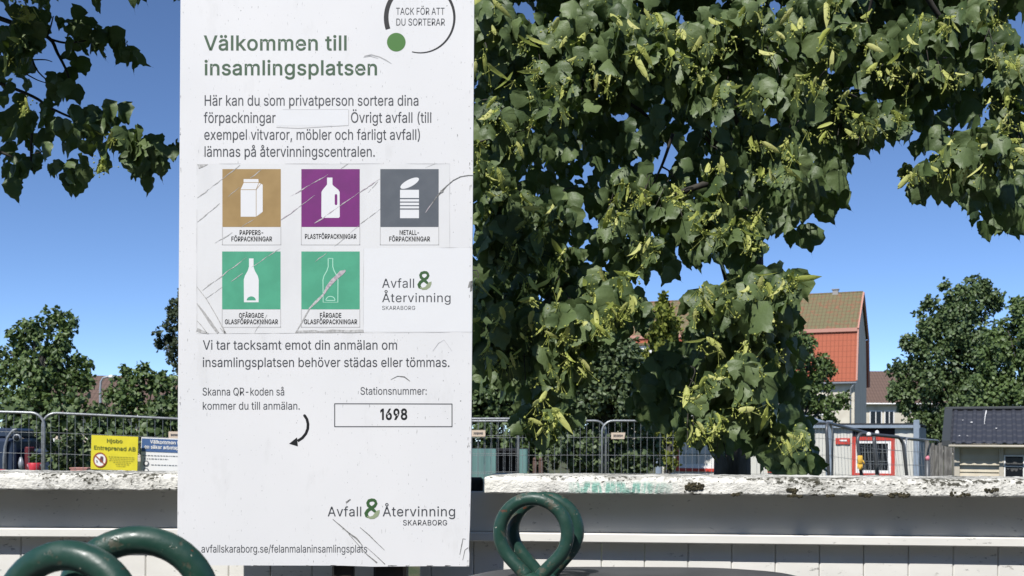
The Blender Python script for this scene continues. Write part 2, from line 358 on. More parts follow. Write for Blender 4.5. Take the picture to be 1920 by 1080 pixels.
GLYPHS = {"(":[137,[45,103,50,162,66,221,88,270,118,270,95,214,81,157,76,103,80,57,94,8,118,-48,88,-48,75,-23,64,2,56,27,49,53,46,78]],")":[137,[19,-48,43,9,57,58,61,103,56,157,41,214,19,270,48,270,71,221,86,162,92,103,91,78,87,52,81,27,72,1,61,-24,48,-48]],",":[94,[19,-60,34,36,68,36,42,-60]],"-":[227,[168,122,168,94,57,94,57,122]],".":[94,[48,-2,42,-1,36,1,31,4,28,9,26,15,25,20,26,27,28,32,31,37,36,40,42,43,48,43,54,43,59,40,64,37,68,32,70,27,71,20,70,15,68,9,64,4,59,1,54,-1]],"/":[125,[117,266,36,-38,7,-38,89,266]],"1":[227,[38,0,38,27,195,27,195,0],[138,254,138,0,106,0,106,224,105,224,43,179,43,213,99,254]],"6":[227,[113,-3,98,-2,84,1,71,7,60,15,50,25,42,37,36,51,33,65,32,81,33,93,35,106,40,119,69,170,126,254,161,254,75,131,73,131,83,144,98,153,117,157,132,156,146,153,158,147,169,140,178,131,185,120,190,107,193,94,194,79,193,63,190,49,184,36,176,25,166,15,155,7,142,1,128,-2],[113,24,123,25,131,27,139,31,146,37,152,43,157,51,161,59,163,69,164,79,163,89,161,98,157,107,152,114,146,121,139,126,131,130,123,132,113,133,104,132,95,130,87,126,80,121,74,114,69,107,65,99,63,89,62,79,63,69,65,59,69,51,74,43,80,37,87,31,95,27,104,25]],"8":[227,[113,-3,97,-2,82,1,68,6,56,13,45,21,37,31,31,42,27,54,26,68,27,78,29,88,33,98,37,106,43,114,51,121,58,126,67,130,76,132,65,138,55,145,46,154,40,165,36,177,35,190,36,203,40,214,45,225,53,234,62,242,73,249,85,254,99,257,113,258,128,257,141,254,153,249,164,242,173,234,181,225,186,214,190,203,191,190,190,177,186,165,180,154,171,145,162,138,150,133,159,130,168,126,176,121,183,114,189,106,194,98,197,88,200,78,200,68,199,54,195,42,189,31,181,21,171,13,158,6,145,1,130,-2],[113,25,124,25,134,27,142,30,150,34,156,40,161,46,165,53,168,61,168,69,168,78,165,87,161,94,156,101,149,107,141,111,133,115,123,117,113,118,103,117,93,115,85,111,77,107,70,101,65,94,61,87,58,78,58,69,58,61,61,53,64,46,70,40,76,34,84,30,92,27,102,25],[113,145,137,150,144,154,149,159,154,165,157,172,159,180,160,188,159,196,157,203,154,210,149,216,144,221,138,225,113,230,89,225,82,221,77,216,72,210,69,203,67,196,66,188,67,180,69,172,72,165,77,159,82,154,89,150]],"9":[227,[113,258,128,257,142,253,155,247,166,239,176,229,184,217,190,204,193,189,194,173,194,161,191,148,186,135,158,84,100,0,65,0,151,124,154,124,144,111,128,101,109,97,94,98,81,102,69,107,58,114,49,124,41,134,36,147,33,161,32,176,33,191,36,205,42,218,50,230,60,239,71,247,84,253,98,257],[113,230,104,229,95,227,87,223,80,218,74,211,69,204,66,195,63,186,63,176,63,166,66,156,69,148,74,140,80,134,87,129,95,125,104,122,113,122,123,122,131,125,139,129,146,134,152,140,157,147,161,156,163,165,164,175,163,185,161,195,157,204,152,211,146,218,139,223,131,227,123,229]],":":[94,[48,-2,42,-1,36,1,31,4,28,9,26,15,25,20,26,27,28,32,31,37,36,40,42,43,48,43,54,43,59,40,64,37,68,32,70,27,71,20,70,15,68,9,64,4,59,1,54,-1],[48,135,42,136,36,138,31,142,28,147,26,152,25,158,26,164,28,170,31,174,36,178,42,180,48,181,54,180,59,178,64,174,68,170,70,164,71,158,70,152,68,147,64,142,59,138,54,136]],"A":[240,[8,0,101,254,138,254,231,0,198,0,144,151,132,186,116,239,123,239,106,185,95,151,43,0],[55,71,55,99,185,99,185,71]],"B":[228,[30,0,30,254,121,254,137,253,152,250,164,245,175,239,184,230,190,221,195,210,198,199,199,187,198,177,197,168,193,160,178,143,157,133,157,131,166,130,174,127,182,123,189,117,196,110,201,102,205,92,208,81,209,68,208,56,205,44,200,33,193,24,184,16,172,9,158,4,142,1,123,0],[62,29,122,29,140,30,154,34,165,40,172,48,176,58,178,68,177,77,175,85,171,92,166,99,160,104,153,109,144,113,135,115,124,115,62,115],[62,143,119,143,144,148,151,152,157,157,162,163,165,170,167,178,168,186,167,197,163,206,156,214,147,221,135,225,120,226,62,226]],"C":[255,[134,-3,113,-2,93,4,75,12,59,25,46,40,35,58,27,78,22,101,20,127,22,153,27,176,35,197,46,215,59,230,75,242,93,251,113,256,134,258,170,252,181,248,191,242,201,236,210,228,217,219,224,209,229,198,234,187,236,174,204,174,195,197,179,214,158,224,134,228,119,227,105,223,92,216,80,207,71,196,62,182,57,166,53,148,52,127,53,107,57,88,63,72,71,59,80,47,92,38,105,32,119,28,134,26,158,30,179,40,195,57,204,80,236,80,234,68,229,56,224,45,217,36,210,27,201,19,192,12,181,7,170,2,159,-1,146,-3]],"D":[251,[109,0,48,0,48,29,107,29,127,30,144,34,159,40,171,49,182,61,189,75,195,90,198,108,200,128,198,147,195,165,190,180,182,194,172,205,160,214,145,221,129,225,110,226,47,226,47,254,113,254,136,253,157,248,176,239,192,228,206,213,217,196,225,175,229,153,231,128,229,102,224,80,217,59,206,42,192,27,175,15,156,7,134,2],[62,254,62,0,30,0,30,254]],"E":[209,[30,0,30,254,186,254,186,226,62,226,62,143,178,143,178,114,62,114,62,29,188,29,188,0]],"F":[205,[30,0,30,254,185,254,185,226,62,226,62,139,173,139,173,111,62,111,62,0]],"G":[260,[134,-3,113,-2,93,4,75,13,59,25,45,40,35,58,27,78,22,102,20,127,22,153,27,176,35,197,45,215,59,230,74,242,92,251,112,256,132,258,146,257,158,255,170,252,181,247,192,242,202,235,210,227,218,218,225,208,230,198,234,186,237,174,204,174,194,197,178,213,158,224,133,228,118,227,104,223,92,216,80,207,70,196,62,182,57,166,53,148,52,127,53,107,57,88,63,72,71,59,81,47,92,38,105,32,119,28,134,26,148,27,161,31,172,36,183,43,191,51,198,62,203,74,206,87,207,101,217,100,141,100,141,128,239,128,239,100,237,80,233,62,225,45,215,31,203,19,188,9,172,2,154,-2]],"H":[258,[30,0,30,254,62,254,62,144,196,144,196,254,228,254,228,0,196,0,196,116,62,116,62,0]],"I":[150,[16,0,16,29,59,29,59,226,16,226,16,254,135,254,135,226,91,226,91,29,135,29,135,0]],"K":[233,[52,73,52,108,70,131,87,152,106,172,182,254,224,254,116,138,114,138],[30,0,30,254,62,254,62,167,62,112,62,97,62,0],[186,0,94,130,114,155,224,0]],"L":[196,[30,0,30,254,62,254,62,29,181,29,181,0]],"M":[314,[30,0,30,254,76,254,139,94,144,79,150,61,156,42,161,24,154,24,159,41,165,61,171,79,176,94,238,254,284,254,284,0,252,0,252,145,252,163,253,184,253,207,253,229,256,229,249,205,241,181,234,161,228,145,171,0,143,0,85,145,80,160,72,181,65,204,56,229,59,229,60,208,60,186,61,164,61,145,61,0]],"N":[262,[30,0,30,254,68,254,172,91,181,75,194,53,207,27,202,27,200,54,200,79,199,97,199,254,232,254,232,0,193,0,101,145,89,165,74,191,54,226,60,227,61,192,62,164,62,145,62,0]],"O":[267,[133,-3,112,-2,93,4,75,12,59,25,46,40,35,58,27,78,22,101,20,127,22,153,27,176,35,197,46,215,59,230,75,242,93,251,112,256,133,258,155,256,174,251,192,242,208,230,221,215,232,197,240,176,245,153,247,127,245,101,240,78,232,58,221,40,208,25,192,12,174,4,155,-2],[133,26,148,28,162,32,175,38,186,47,196,58,204,72,210,88,214,106,215,127,214,148,210,166,204,182,196,196,186,207,175,216,162,223,148,227,133,228,119,227,105,223,92,216,81,207,71,196,63,182,57,166,53,148,52,127,53,106,57,88,63,72,71,58,81,47,92,38,105,32,119,28]],"P":[222,[30,0,30,254,118,254,136,253,152,250,166,244,178,236,187,226,195,215,200,202,203,189,204,174,203,159,200,145,195,133,187,121,178,112,166,104,152,98,136,94,118,93,55,93,55,121,116,121,129,122,139,124,149,128,156,133,162,139,167,147,170,155,172,164,172,174,172,184,170,193,167,201,162,208,156,214,148,219,139,223,129,225,116,226,62,226,62,0]],"Q":[267,[123,80,156,80,185,42,192,32,234,-24,200,-24,173,13,166,23],[133,-3,112,-2,93,4,75,12,59,25,46,40,35,58,27,78,22,101,20,127,22,153,27,176,35,197,46,215,59,230,75,242,93,251,112,256,133,258,155,256,174,251,192,242,208,230,221,215,232,197,240,176,245,153,247,127,245,101,240,78,232,58,221,40,208,25,192,12,174,4,155,-2],[133,26,148,28,162,32,175,38,186,47,196,58,204,72,210,88,214,106,215,127,214,148,210,166,204,182,196,196,186,207,175,216,162,223,148,227,133,228,119,227,105,223,92,216,81,207,71,196,63,182,57,166,53,148,52,127,53,106,57,88,63,72,71,58,81,47,92,38,105,32,119,28]],"R":[224,[30,0,30,254,118,254,136,253,153,250,167,244,178,237,188,227,195,217,200,204,204,191,205,176,204,161,200,148,195,136,188,125,178,116,166,109,152,103,136,100,118,99,48,99,48,128,117,128,129,128,140,130,149,133,156,138,162,143,167,150,170,158,172,167,173,176,172,186,170,194,167,202,162,209,156,215,149,220,140,223,129,225,116,226,62,226,62,0],[177,0,115,115,151,115,214,0]],"S":[223,[112,-4,94,-3,78,0,64,5,51,11,41,20,32,30,25,42,21,54,19,68,52,68,54,59,57,51,62,44,68,38,75,33,83,29,112,25,123,25,133,27,143,30,151,34,159,40,165,46,169,53,172,61,173,70,172,77,170,84,166,89,148,102,122,111,92,120,72,126,56,135,43,145,34,156,28,170,26,186,27,200,31,213,37,224,46,234,57,242,69,249,83,254,97,257,114,258,130,257,145,254,158,249,170,242,180,234,189,224,195,213,199,202,200,189,169,189,166,201,160,211,151,219,140,225,127,228,112,229,102,229,92,227,84,224,76,220,70,215,64,209,61,203,58,195,58,188,58,180,61,173,65,167,85,154,106,147,132,140,156,132,179,119,197,99,201,90,203,80,204,69,203,56,199,43,193,32,185,21,174,13,162,5,147,0,130,-3]],"T":[224,[16,226,16,254,208,254,208,226,128,226,128,0,96,0,96,226]],"U":[259,[129,-4,110,-3,93,1,77,8,63,17,52,27,42,40,36,54,31,70,30,87,30,254,62,254,62,89,63,77,66,66,70,57,77,48,84,40,94,34,104,29,116,27,129,26,143,27,155,29,165,34,175,40,182,48,188,57,193,66,195,77,196,89,196,254,229,254,229,87,227,70,223,54,216,40,207,27,195,17,182,8,166,1,149,-3]],"V":[240,[102,0,8,254,42,254,96,103,108,69,124,15,117,15,133,69,145,103,197,254,231,254,139,0]],"a":[195,[80,-4,68,-4,57,-1,47,2,38,8,30,14,24,22,19,32,16,42,15,54,16,64,18,73,22,80,26,87,32,92,39,97,63,105,89,110,117,113,133,117,135,120,137,123,138,127,133,148,120,161,98,165,75,161,59,150,50,137,20,146,26,156,32,165,39,173,48,179,57,184,66,188,97,192,119,190,143,180,150,175,156,168,161,160,165,150,168,139,168,126,168,0,138,0,138,26,136,26,126,12,108,1],[85,23,96,23,106,26,114,29,121,34,127,40,132,47,135,54,137,61,138,69,138,95,130,91,116,88,100,86,88,84,67,79,52,70,48,65,47,59,46,52,51,36,65,26]],"b":[212,[115,-4,104,-3,94,-1,86,2,69,16,59,29,56,29,56,0,26,0,26,254,57,254,57,160,59,160,69,173,86,186,94,190,103,192,115,192,130,191,144,187,156,180,168,171,177,160,185,146,191,131,194,113,195,94,194,75,191,58,185,42,177,29,168,17,157,8,144,1,130,-3],[110,23,121,24,131,28,140,33,147,40,153,48,158,58,161,70,163,82,164,95,163,108,161,120,158,131,153,140,147,149,140,156,131,161,121,164,110,165,99,164,89,161,81,156,73,149,67,141,62,131,59,120,57,108,56,95,57,81,59,69,63,58,67,48,73,39,81,32,89,27,99,24]],"c":[198,[104,-4,87,-3,72,1,58,8,46,17,36,29,28,43,22,58,18,75,17,94,18,113,22,130,28,146,36,159,46,171,58,180,72,187,87,191,104,192,130,189,153,178,170,161,181,138,151,131,145,145,135,155,121,162,104,165,92,164,81,161,73,155,65,148,59,139,54,129,51,118,49,106,48,94,49,81,51,70,54,59,59,49,65,40,73,33,81,28,92,24,104,23,121,26,135,33,146,44,152,59,181,51,171,28,153,11,130,0]],"d":[212,[98,-4,82,-3,68,1,56,8,44,17,35,29,27,42,22,58,18,75,17,94,18,113,22,131,27,146,35,160,45,171,56,180,69,187,83,191,98,192,109,192,118,190,126,186,144,173,153,160,155,160,155,254,186,254,186,0,156,0,156,29,153,29,143,16,126,2,118,-1,109,-3],[102,23,113,24,123,27,132,32,139,39,145,48,150,58,153,69,155,81,156,95,155,108,153,120,150,131,145,141,139,149,132,156,123,161,113,164,102,165,91,164,81,161,72,156,65,149,59,140,54,131,51,120,49,108,48,95,49,82,51,70,54,58,59,48,65,40,73,33,81,28,91,24]],"e":[202,[106,-4,88,-3,73,1,58,8,46,17,36,29,28,42,22,58,18,75,17,93,18,112,22,129,28,145,36,159,46,170,58,180,71,187,86,191,103,192,133,187,142,183,151,177,160,170,167,162,173,152,179,141,182,128,185,113,186,97,186,85,37,85,37,110,169,110,155,101,154,113,152,124,149,134,144,143,138,151,131,157,123,161,113,164,103,165,92,164,82,161,73,157,66,151,59,143,54,135,51,125,49,116,48,105,48,89,49,75,51,64,55,53,61,44,67,37,76,31,85,26,95,24,106,23,127,26,143,36,153,53,182,45,179,36,174,27,168,20,160,13,151,7,141,2,130,-1,119,-3]],"f":[127,[114,190,114,164,3,164,3,190],[40,0,40,216,41,226,44,235,48,243,53,250,60,255,68,259,94,265,111,263,121,260,114,234,107,236,97,237,89,236,82,234,77,230,74,225,72,218,71,209,71,0]],"g":[213,[103,-75,90,-75,78,-73,67,-70,41,-55,25,-35,51,-20,61,-33,77,-44,103,-49,118,-47,130,-44,141,-38,149,-29,154,-17,156,-3,156,34,153,34,143,21,126,8,118,5,109,3,97,2,83,4,69,7,56,13,45,22,35,32,28,45,22,60,18,77,17,96,18,114,22,131,27,147,35,160,45,171,56,180,69,187,83,191,98,192,109,192,119,190,127,186,144,173,154,159,157,159,157,190,186,190,186,-4,185,-20,181,-33,175,-45,167,-54,157,-62,145,-68,132,-72,118,-74],[102,30,113,30,123,33,132,38,139,44,145,51,150,61,153,71,156,83,156,96,156,109,153,121,150,132,145,141,139,150,132,156,123,161,114,164,102,165,91,164,81,161,73,156,65,149,59,141,54,131,51,120,49,109,48,96,49,84,51,72,54,61,59,52,65,44,73,38,81,33,91,30]],"h":[205,[57,113,57,0,26,0,26,254,57,254,57,144,51,144,58,159,66,172,76,181,87,187,100,191,114,192,126,191,137,189,148,184,157,178,164,170,170,160,175,149,178,135,179,120,179,0,148,0,148,118,147,131,143,143,136,152,128,159,117,163,105,165,96,164,88,162,80,159,74,154,68,148,63,141,60,133,58,124]],"i":[83,[26,0,26,190,57,190,57,0],[42,221,36,222,31,224,27,227,23,231,21,236,21,242,21,247,23,252,27,256,31,259,36,261,42,262,47,261,52,259,57,256,60,252,62,247,63,242,62,236,60,231,57,227,52,224,47,222]],"j":[83,[26,190,57,190,57,-15,56,-26,54,-36,51,-45,46,-53,40,-59,32,-65,24,-68,13,-71,2,-71,-5,-71,-5,-43,1,-43,9,-43,15,-40,20,-36,24,-30,26,-23,26,-15],[42,221,36,222,31,224,27,227,23,231,21,236,20,242,21,247,23,252,27,256,31,259,36,261,42,262,47,261,52,259,57,256,60,252,62,247,63,242,62,236,60,231,57,227,52,224,47,222]],"k":[190,[55,68,55,106,60,106,142,190,180,190,92,100,89,100],[26,0,26,254,57,254,57,0],[147,0,74,93,96,114,186,0]],"l":[95,[70,-1,56,0,45,4,37,10,31,19,27,29,26,42,26,254,57,254,57,49,60,31,63,28,67,27,73,26,80,26,85,27,90,1,81,0]],"m":[305,[26,0,26,190,56,190,56,148,54,148,57,157,61,166,66,173,86,188,110,193,123,192,134,187,144,180,151,171,157,160,160,147,156,147,159,156,163,164,169,172,190,187,218,193,229,192,239,190,249,186,257,180,264,173,270,164,275,154,278,141,278,128,278,0,248,0,248,127,247,139,243,149,236,156,228,161,219,164,209,165,201,165,194,163,187,160,173,145,168,124,168,0,137,0,137,130,136,140,132,148,126,156,119,161,110,164,100,165,79,160,73,156,67,151,63,145,60,137,58,129,57,119,57,0]],"n":[205,[57,113,57,0,26,0,26,190,56,190,56,144,51,144,58,159,66,172,76,181,87,187,100,191,114,192,126,191,137,189,147,184,156,178,164,170,170,160,175,149,178,135,179,120,179,0,148,0,148,118,147,131,143,143,136,152,128,159,117,163,105,165,96,164,88,162,80,159,74,154,68,148,63,141,60,133,58,124]],"o":[208,[104,-4,87,-3,72,1,58,8,46,17,36,29,28,43,22,58,18,75,17,94,18,113,22,130,28,146,36,159,46,171,58,180,72,187,87,191,104,192,120,191,136,187,149,180,161,171,171,159,180,146,186,130,189,113,191,94,189,75,186,58,180,43,171,29,161,17,149,8,136,1,120,-3],[104,23,116,24,126,28,135,33,143,40,149,49,154,59,157,70,159,81,160,94,159,106,157,118,154,129,149,139,143,148,135,155,126,161,116,164,104,165,92,164,81,161,73,155,65,148,59,139,54,129,51,118,49,106,48,94,49,81,51,70,54,59,59,49,65,40,73,33,81,28,92,24]],"p":[212,[26,-71,26,190,56,190,56,160,59,160,69,173,86,186,94,190,103,192,115,192,130,191,144,187,156,180,168,171,177,160,185,146,191,131,194,113,195,94,194,75,191,58,185,42,177,29,168,17,157,8,144,1,130,-3,115,-4,104,-3,94,-1,86,2,69,16,59,29,57,29,57,-71],[110,23,121,24,131,28,140,33,147,40,153,48,158,58,161,70,163,82,164,95,163,108,161,120,158,131,153,140,147,149,140,156,131,161,121,164,110,165,99,164,89,161,81,156,73,149,67,141,62,131,59,120,57,108,56,95,57,81,59,69,63,58,67,48,73,39,81,32,89,27,99,24]],"r":[130,[26,0,26,190,56,190,56,160,58,160,62,169,68,177,76,184,85,188,96,191,107,192,115,192,122,192,122,161,115,162,103,163,95,162,87,160,80,157,73,153,67,148,63,142,60,135,58,127,57,118,57,0]],"s":[182,[91,-4,78,-3,67,-2,56,2,46,6,38,12,31,19,25,27,21,37,18,47,47,53,50,44,55,36,62,30,70,26,80,24,91,23,103,24,113,26,122,31,129,37,133,44,134,51,133,58,131,63,127,68,122,72,115,75,106,78,75,85,59,90,46,96,36,104,29,113,25,124,23,137,24,147,27,157,33,166,39,173,48,180,58,185,69,189,81,191,94,192,106,192,117,190,127,186,136,182,143,176,149,170,162,145,134,139,131,146,127,152,121,158,114,163,105,165,94,166,83,165,74,163,65,158,59,153,56,146,54,139,55,132,58,126,62,122,86,111,115,105,131,100,143,93,153,86,160,76,164,66,166,53,165,43,161,33,156,24,149,16,140,9,130,3,118,-1,105,-3]],"t":[114,[102,190,102,164,3,164,3,190],[32,236,63,236,63,49,64,41,65,35,68,31,72,27,78,26,85,25,93,26,101,27,107,1,96,-1,84,-2,69,-1,56,4,46,11,38,20,34,32,32,46]],"u":[205,[91,-3,79,-2,68,1,57,5,48,12,41,20,35,29,30,41,27,54,26,69,26,190,57,190,57,72,58,58,62,47,68,37,77,31,88,26,100,25,109,26,117,28,125,31,131,36,137,41,142,48,145,57,147,66,148,76,148,190,179,190,179,0,149,0,149,46,154,46,147,30,139,18,129,8,117,2,105,-1]],"v":[195,[81,0,9,190,42,190,83,78,93,43,103,10,92,10,101,43,112,78,152,190,186,190,113,0]],"x":[189,[10,0,86,109,86,86,14,190,50,190,74,153,90,127,104,103,88,103,101,127,117,153,141,190,176,190,104,84,104,107,179,0,143,0,115,43,100,68,86,91,102,91,89,68,74,43,46,0]],"Ä":[240,[8,0,101,254,138,254,231,0,198,0,144,151,132,186,116,239,123,239,106,185,95,151,43,0],[55,71,55,99,185,99,185,71],[156,286,151,287,146,289,142,292,138,296,136,301,136,306,136,312,138,316,142,321,146,324,151,326,156,326,161,326,166,324,170,321,173,316,175,312,176,306,175,301,173,296,170,292,166,289,161,287],[84,286,79,287,74,289,70,292,66,296,64,301,64,306,64,312,66,316,70,321,74,324,79,326,84,326,89,326,94,324,98,321,102,316,103,312,104,306,103,301,102,296,98,292,94,289,89,287]],"Å":[240,[8,0,101,254,138,254,231,0,198,0,144,151,132,186,116,239,123,239,106,185,95,151,43,0],[55,71,55,99,185,99,185,71],[120,264,112,264,104,266,97,270,81,285,78,292,76,299,75,306,76,314,78,321,81,328,97,343,104,346,112,348,120,349,128,348,135,346,142,343,158,328,162,321,164,314,164,306,164,299,162,292,158,285,142,270,135,266,128,264],[120,285,125,286,130,288,135,291,138,296,140,301,141,306,140,312,138,317,135,321,130,325,125,327,120,327,114,327,109,325,105,321,102,317,100,312,99,306,100,301,102,296,105,291,109,288,114,286]],"Ö":[267,[133,-3,112,-2,93,4,75,12,59,25,46,40,35,58,27,78,22,101,20,127,22,153,27,176,35,197,46,215,59,230,75,242,93,251,112,256,133,258,155,256,174,251,192,242,208,230,221,215,232,197,240,176,245,153,247,127,245,101,240,78,232,58,221,40,208,25,192,12,174,4,155,-2],[133,26,148,28,162,32,175,38,186,47,196,58,204,72,210,88,214,106,215,127,214,148,210,166,204,182,196,196,186,207,175,216,162,223,148,227,133,228,119,227,105,223,92,216,81,207,71,196,63,182,57,166,53,148,52,127,53,106,57,88,63,72,71,58,81,47,92,38,105,32,119,28],[170,286,164,287,159,289,155,292,152,296,150,301,149,306,150,312,152,316,155,321,159,324,164,326,170,326,175,326,180,324,184,321,187,316,189,312,190,306,189,301,187,296,184,292,180,289,175,287],[98,286,92,287,88,289,83,292,80,296,78,301,77,306,78,312,80,316,83,321,88,324,92,326,98,326,103,326,108,324,112,321,115,316,117,312,118,306,117,301,115,296,112,292,108,289,103,287]],"ä":[195,[80,-4,68,-4,57,-1,47,2,38,8,30,14,24,22,19,32,16,42,15,54,16,64,18,73,22,80,26,87,32,92,39,97,63,105,89,110,117,113,133,117,135,120,137,123,138,127,133,148,120,161,98,165,75,161,59,150,50,137,20,146,26,156,32,165,39,173,48,179,57,184,66,188,97,192,119,190,143,180,150,175,156,168,161,160,165,150,168,139,168,126,168,0,138,0,138,26,136,26,126,12,108,1],[85,23,96,23,106,26,114,29,121,34,127,40,132,47,135,54,137,61,138,69,138,95,130,91,116,88,100,86,88,84,67,79,52,70,48,65,47,59,46,52,51,36,65,26],[131,221,125,222,120,224,116,227,113,231,111,236,110,242,111,247,113,252,116,256,120,259,125,261,131,262,136,261,141,259,145,256,148,252,150,247,151,242,150,236,148,231,145,227,141,224,136,222],[59,221,53,222,49,224,44,227,41,231,39,236,38,242,39,247,41,252,44,256,49,259,53,261,59,262,64,261,69,259,73,256,76,252,78,247,79,242,78,236,76,231,73,227,69,224,64,222]],"å":[195,[80,-4,68,-4,57,-1,47,2,38,8,30,14,24,22,19,32,16,42,15,54,16,64,18,73,22,80,26,87,32,92,39,97,63,105,89,110,117,113,133,117,135,120,137,123,138,127,133,148,120,161,98,165,75,161,59,150,50,137,20,146,26,156,32,165,39,173,48,179,57,184,66,188,97,192,119,190,143,180,150,175,156,168,161,160,165,150,168,139,168,126,168,0,138,0,138,26,136,26,126,12,108,1],[85,23,96,23,106,26,114,29,121,34,127,40,132,47,135,54,137,61,138,69,138,95,130,91,116,88,100,86,88,84,67,79,52,70,48,65,47,59,46,52,51,36,65,26],[95,202,87,203,79,205,72,208,56,223,53,230,51,237,50,245,51,252,53,260,56,266,72,281,79,285,87,287,95,287,103,287,110,285,117,281,133,266,136,260,138,252,139,245,138,237,136,230,133,223,117,208,110,205,103,203],[95,224,100,224,105,226,110,230,113,234,115,239,116,245,115,250,113,255,110,260,105,263,100,265,95,266,89,265,84,263,80,260,76,255,74,250,74,245,74,239,76,234,80,230,84,226,89,224]],"ö":[208,[104,-4,87,-3,72,1,58,8,46,17,36,29,28,43,22,58,18,75,17,94,18,113,22,130,28,146,36,159,46,171,58,180,72,187,87,191,104,192,120,191,136,187,149,180,161,171,171,159,180,146,186,130,189,113,191,94,189,75,186,58,180,43,171,29,161,17,149,8,136,1,120,-3],[104,23,116,24,126,28,135,33,143,40,149,49,154,59,157,70,159,81,160,94,159,106,157,118,154,129,149,139,143,148,135,155,126,161,116,164,104,165,92,164,81,161,73,155,65,148,59,139,54,129,51,118,49,106,48,94,49,81,51,70,54,59,59,49,65,40,73,33,81,28,92,24],[140,221,134,222,130,224,125,227,122,231,120,236,119,242,120,247,122,252,125,256,130,259,134,261,140,262,145,261,150,259,154,256,157,252,159,247,160,242,159,236,157,231,154,227,150,224,145,222],[68,221,62,222,58,224,53,227,50,231,48,236,47,242,48,247,50,252,53,256,58,259,62,261,68,262,73,261,78,259,82,256,85,252,87,247,88,242,87,236,85,231,82,227,78,224,73,222]]," ":[94]}
GLYPHS['l'] = [83, [26, 0, 26, 254, 57, 254, 57, 0]]
GLYPHS['I'] = [91, [30, 0, 30, 254, 61, 254, 61, 0]]
GLYPHS['1'] = [176, [99, 0, 99, 218, 46, 184, 46, 218, 100, 254, 130, 254, 130, 0]]
GLYPHS['x'] = [189, [143, 0, 14, 190, 50, 190, 179, 0], [10, 0, 141, 190, 176, 190, 46, 0]]
CAP = 254.0
_gc = {}
def glyph(c, bold):
    k = (c, bold)
    if k in _gc: return _gc[k]
    loops = []
    for l in GLYPHS[c][1:]:
        p = list(zip(l[0::2], l[1::2]))
        if bold:
            n = len(p); q = []
            for i in range(n):
                a, b, d = p[i - 1], p[i], p[(i + 1) % n]
                e1 = (b[0] - a[0], b[1] - a[1]); e2 = (d[0] - b[0], d[1] - b[1])
                l1 = math.hypot(*e1) or 1; l2 = math.hypot(*e2) or 1
                n1 = (-e1[1] / l1, e1[0] / l1); n2 = (-e2[1] / l2, e2[0] / l2)
                mx, my = n1[0] + n2[0], n1[1] + n2[1]
                dd = max(0.5, (mx * mx + my * my) / 2)
                q.append((b[0] + mx / dd * bold, b[1] + my / dd * bold))
            p = q
        loops.append(p)
    vs, tr = tess(loops, True)
    _gc[k] = (vs, tr, list(tess.islands))
    return _gc[k]

def text(mb, s, x, base, cap, width=None, bold=0, mi=0, fmap=None, track=0.0, align='l', slope=0.0):
    nat = sum(GLYPHS[c][0] + track for c in s) - track
    sy = cap / CAP
    sx = width / nat if width else sy
    if align == 'c': x = x - nat * sx / 2
    x0 = x
    for c in s:
        if c != ' ':
            vs, tr, isl = glyph(c, bold)      # overlapping pieces of a letter lie a hair apart
            mb.add([fmap(x + gx * sx, base - gy * sy + slope * (x + gx * sx - x0)) - Vector((0, .00004 * k, 0)) for (gx, gy), k in zip(vs, isl)], tr, mi)
        x += (GLYPHS[c][0] + track) * sx

# ================================================================== ground
def ground_mats():
    g = bpy.data.materials.new("grass and dirt"); g.use_nodes = True
    n = NT(g)
    c = n.mix(n.ramp(n.noise(1.4, 6), .42, .6), (.045, .062, .018), (.11, .10, .05))
    c = n.mix(n.ramp(n.noise(30, 3), .45, .65, 0, .5), c, (.03, .045, .012))
    n.color(c); n.b.inputs["Roughness"].default_value = .95; n.bump(n.noise(25, 5), .6, .05)
    a = bpy.data.materials.new("asphalt"); a.use_nodes = True
    n = NT(a)
    c = n.mix(n.noise(260, 3), (.035, .035, .037), (.085, .083, .08))
    c = n.mix(n.ramp(n.noise(1.2, 5), .4, .65, 0, .5), c, (.075, .07, .062))
    n.color(c); n.b.inputs["Roughness"].default_value = .9; n.bump(n.noise(300, 3), .4, .004)
    return g, a
M_GRASS, M_ASPH = ground_mats()
mb = MB()
N = 24
xs = [-1200, -400, -150, -60, -25, -10, 0, 10, 25, 60, 150, 400, 1200]
vs = [(x, y, 0) for y in xs for x in xs]
k = len(xs)
mb.add(vs, [(j * k + i, j * k + i + 1, (j + 1) * k + i + 1, (j + 1) * k + i) for j in range(k - 1) for i in range(k - 1)])
tag(mb.build("ground", M_GRASS), "grass and bare dirt ground", None, None, "structure")
mb = MB()
mb.add([(-14, -16, .004), (14, -16, .004), (14, 2.9, .004), (-14, 2.9, .004)], [(0, 1, 2, 3)])
tag(mb.build("asphalt_yard", M_ASPH), "asphalt yard in front of the wall", None, None, "structure")

# ================================================================== information sign
DS = 2.83
def at_depth(off):
    return lambda x, y: P(x, y, DS - off * .00028)

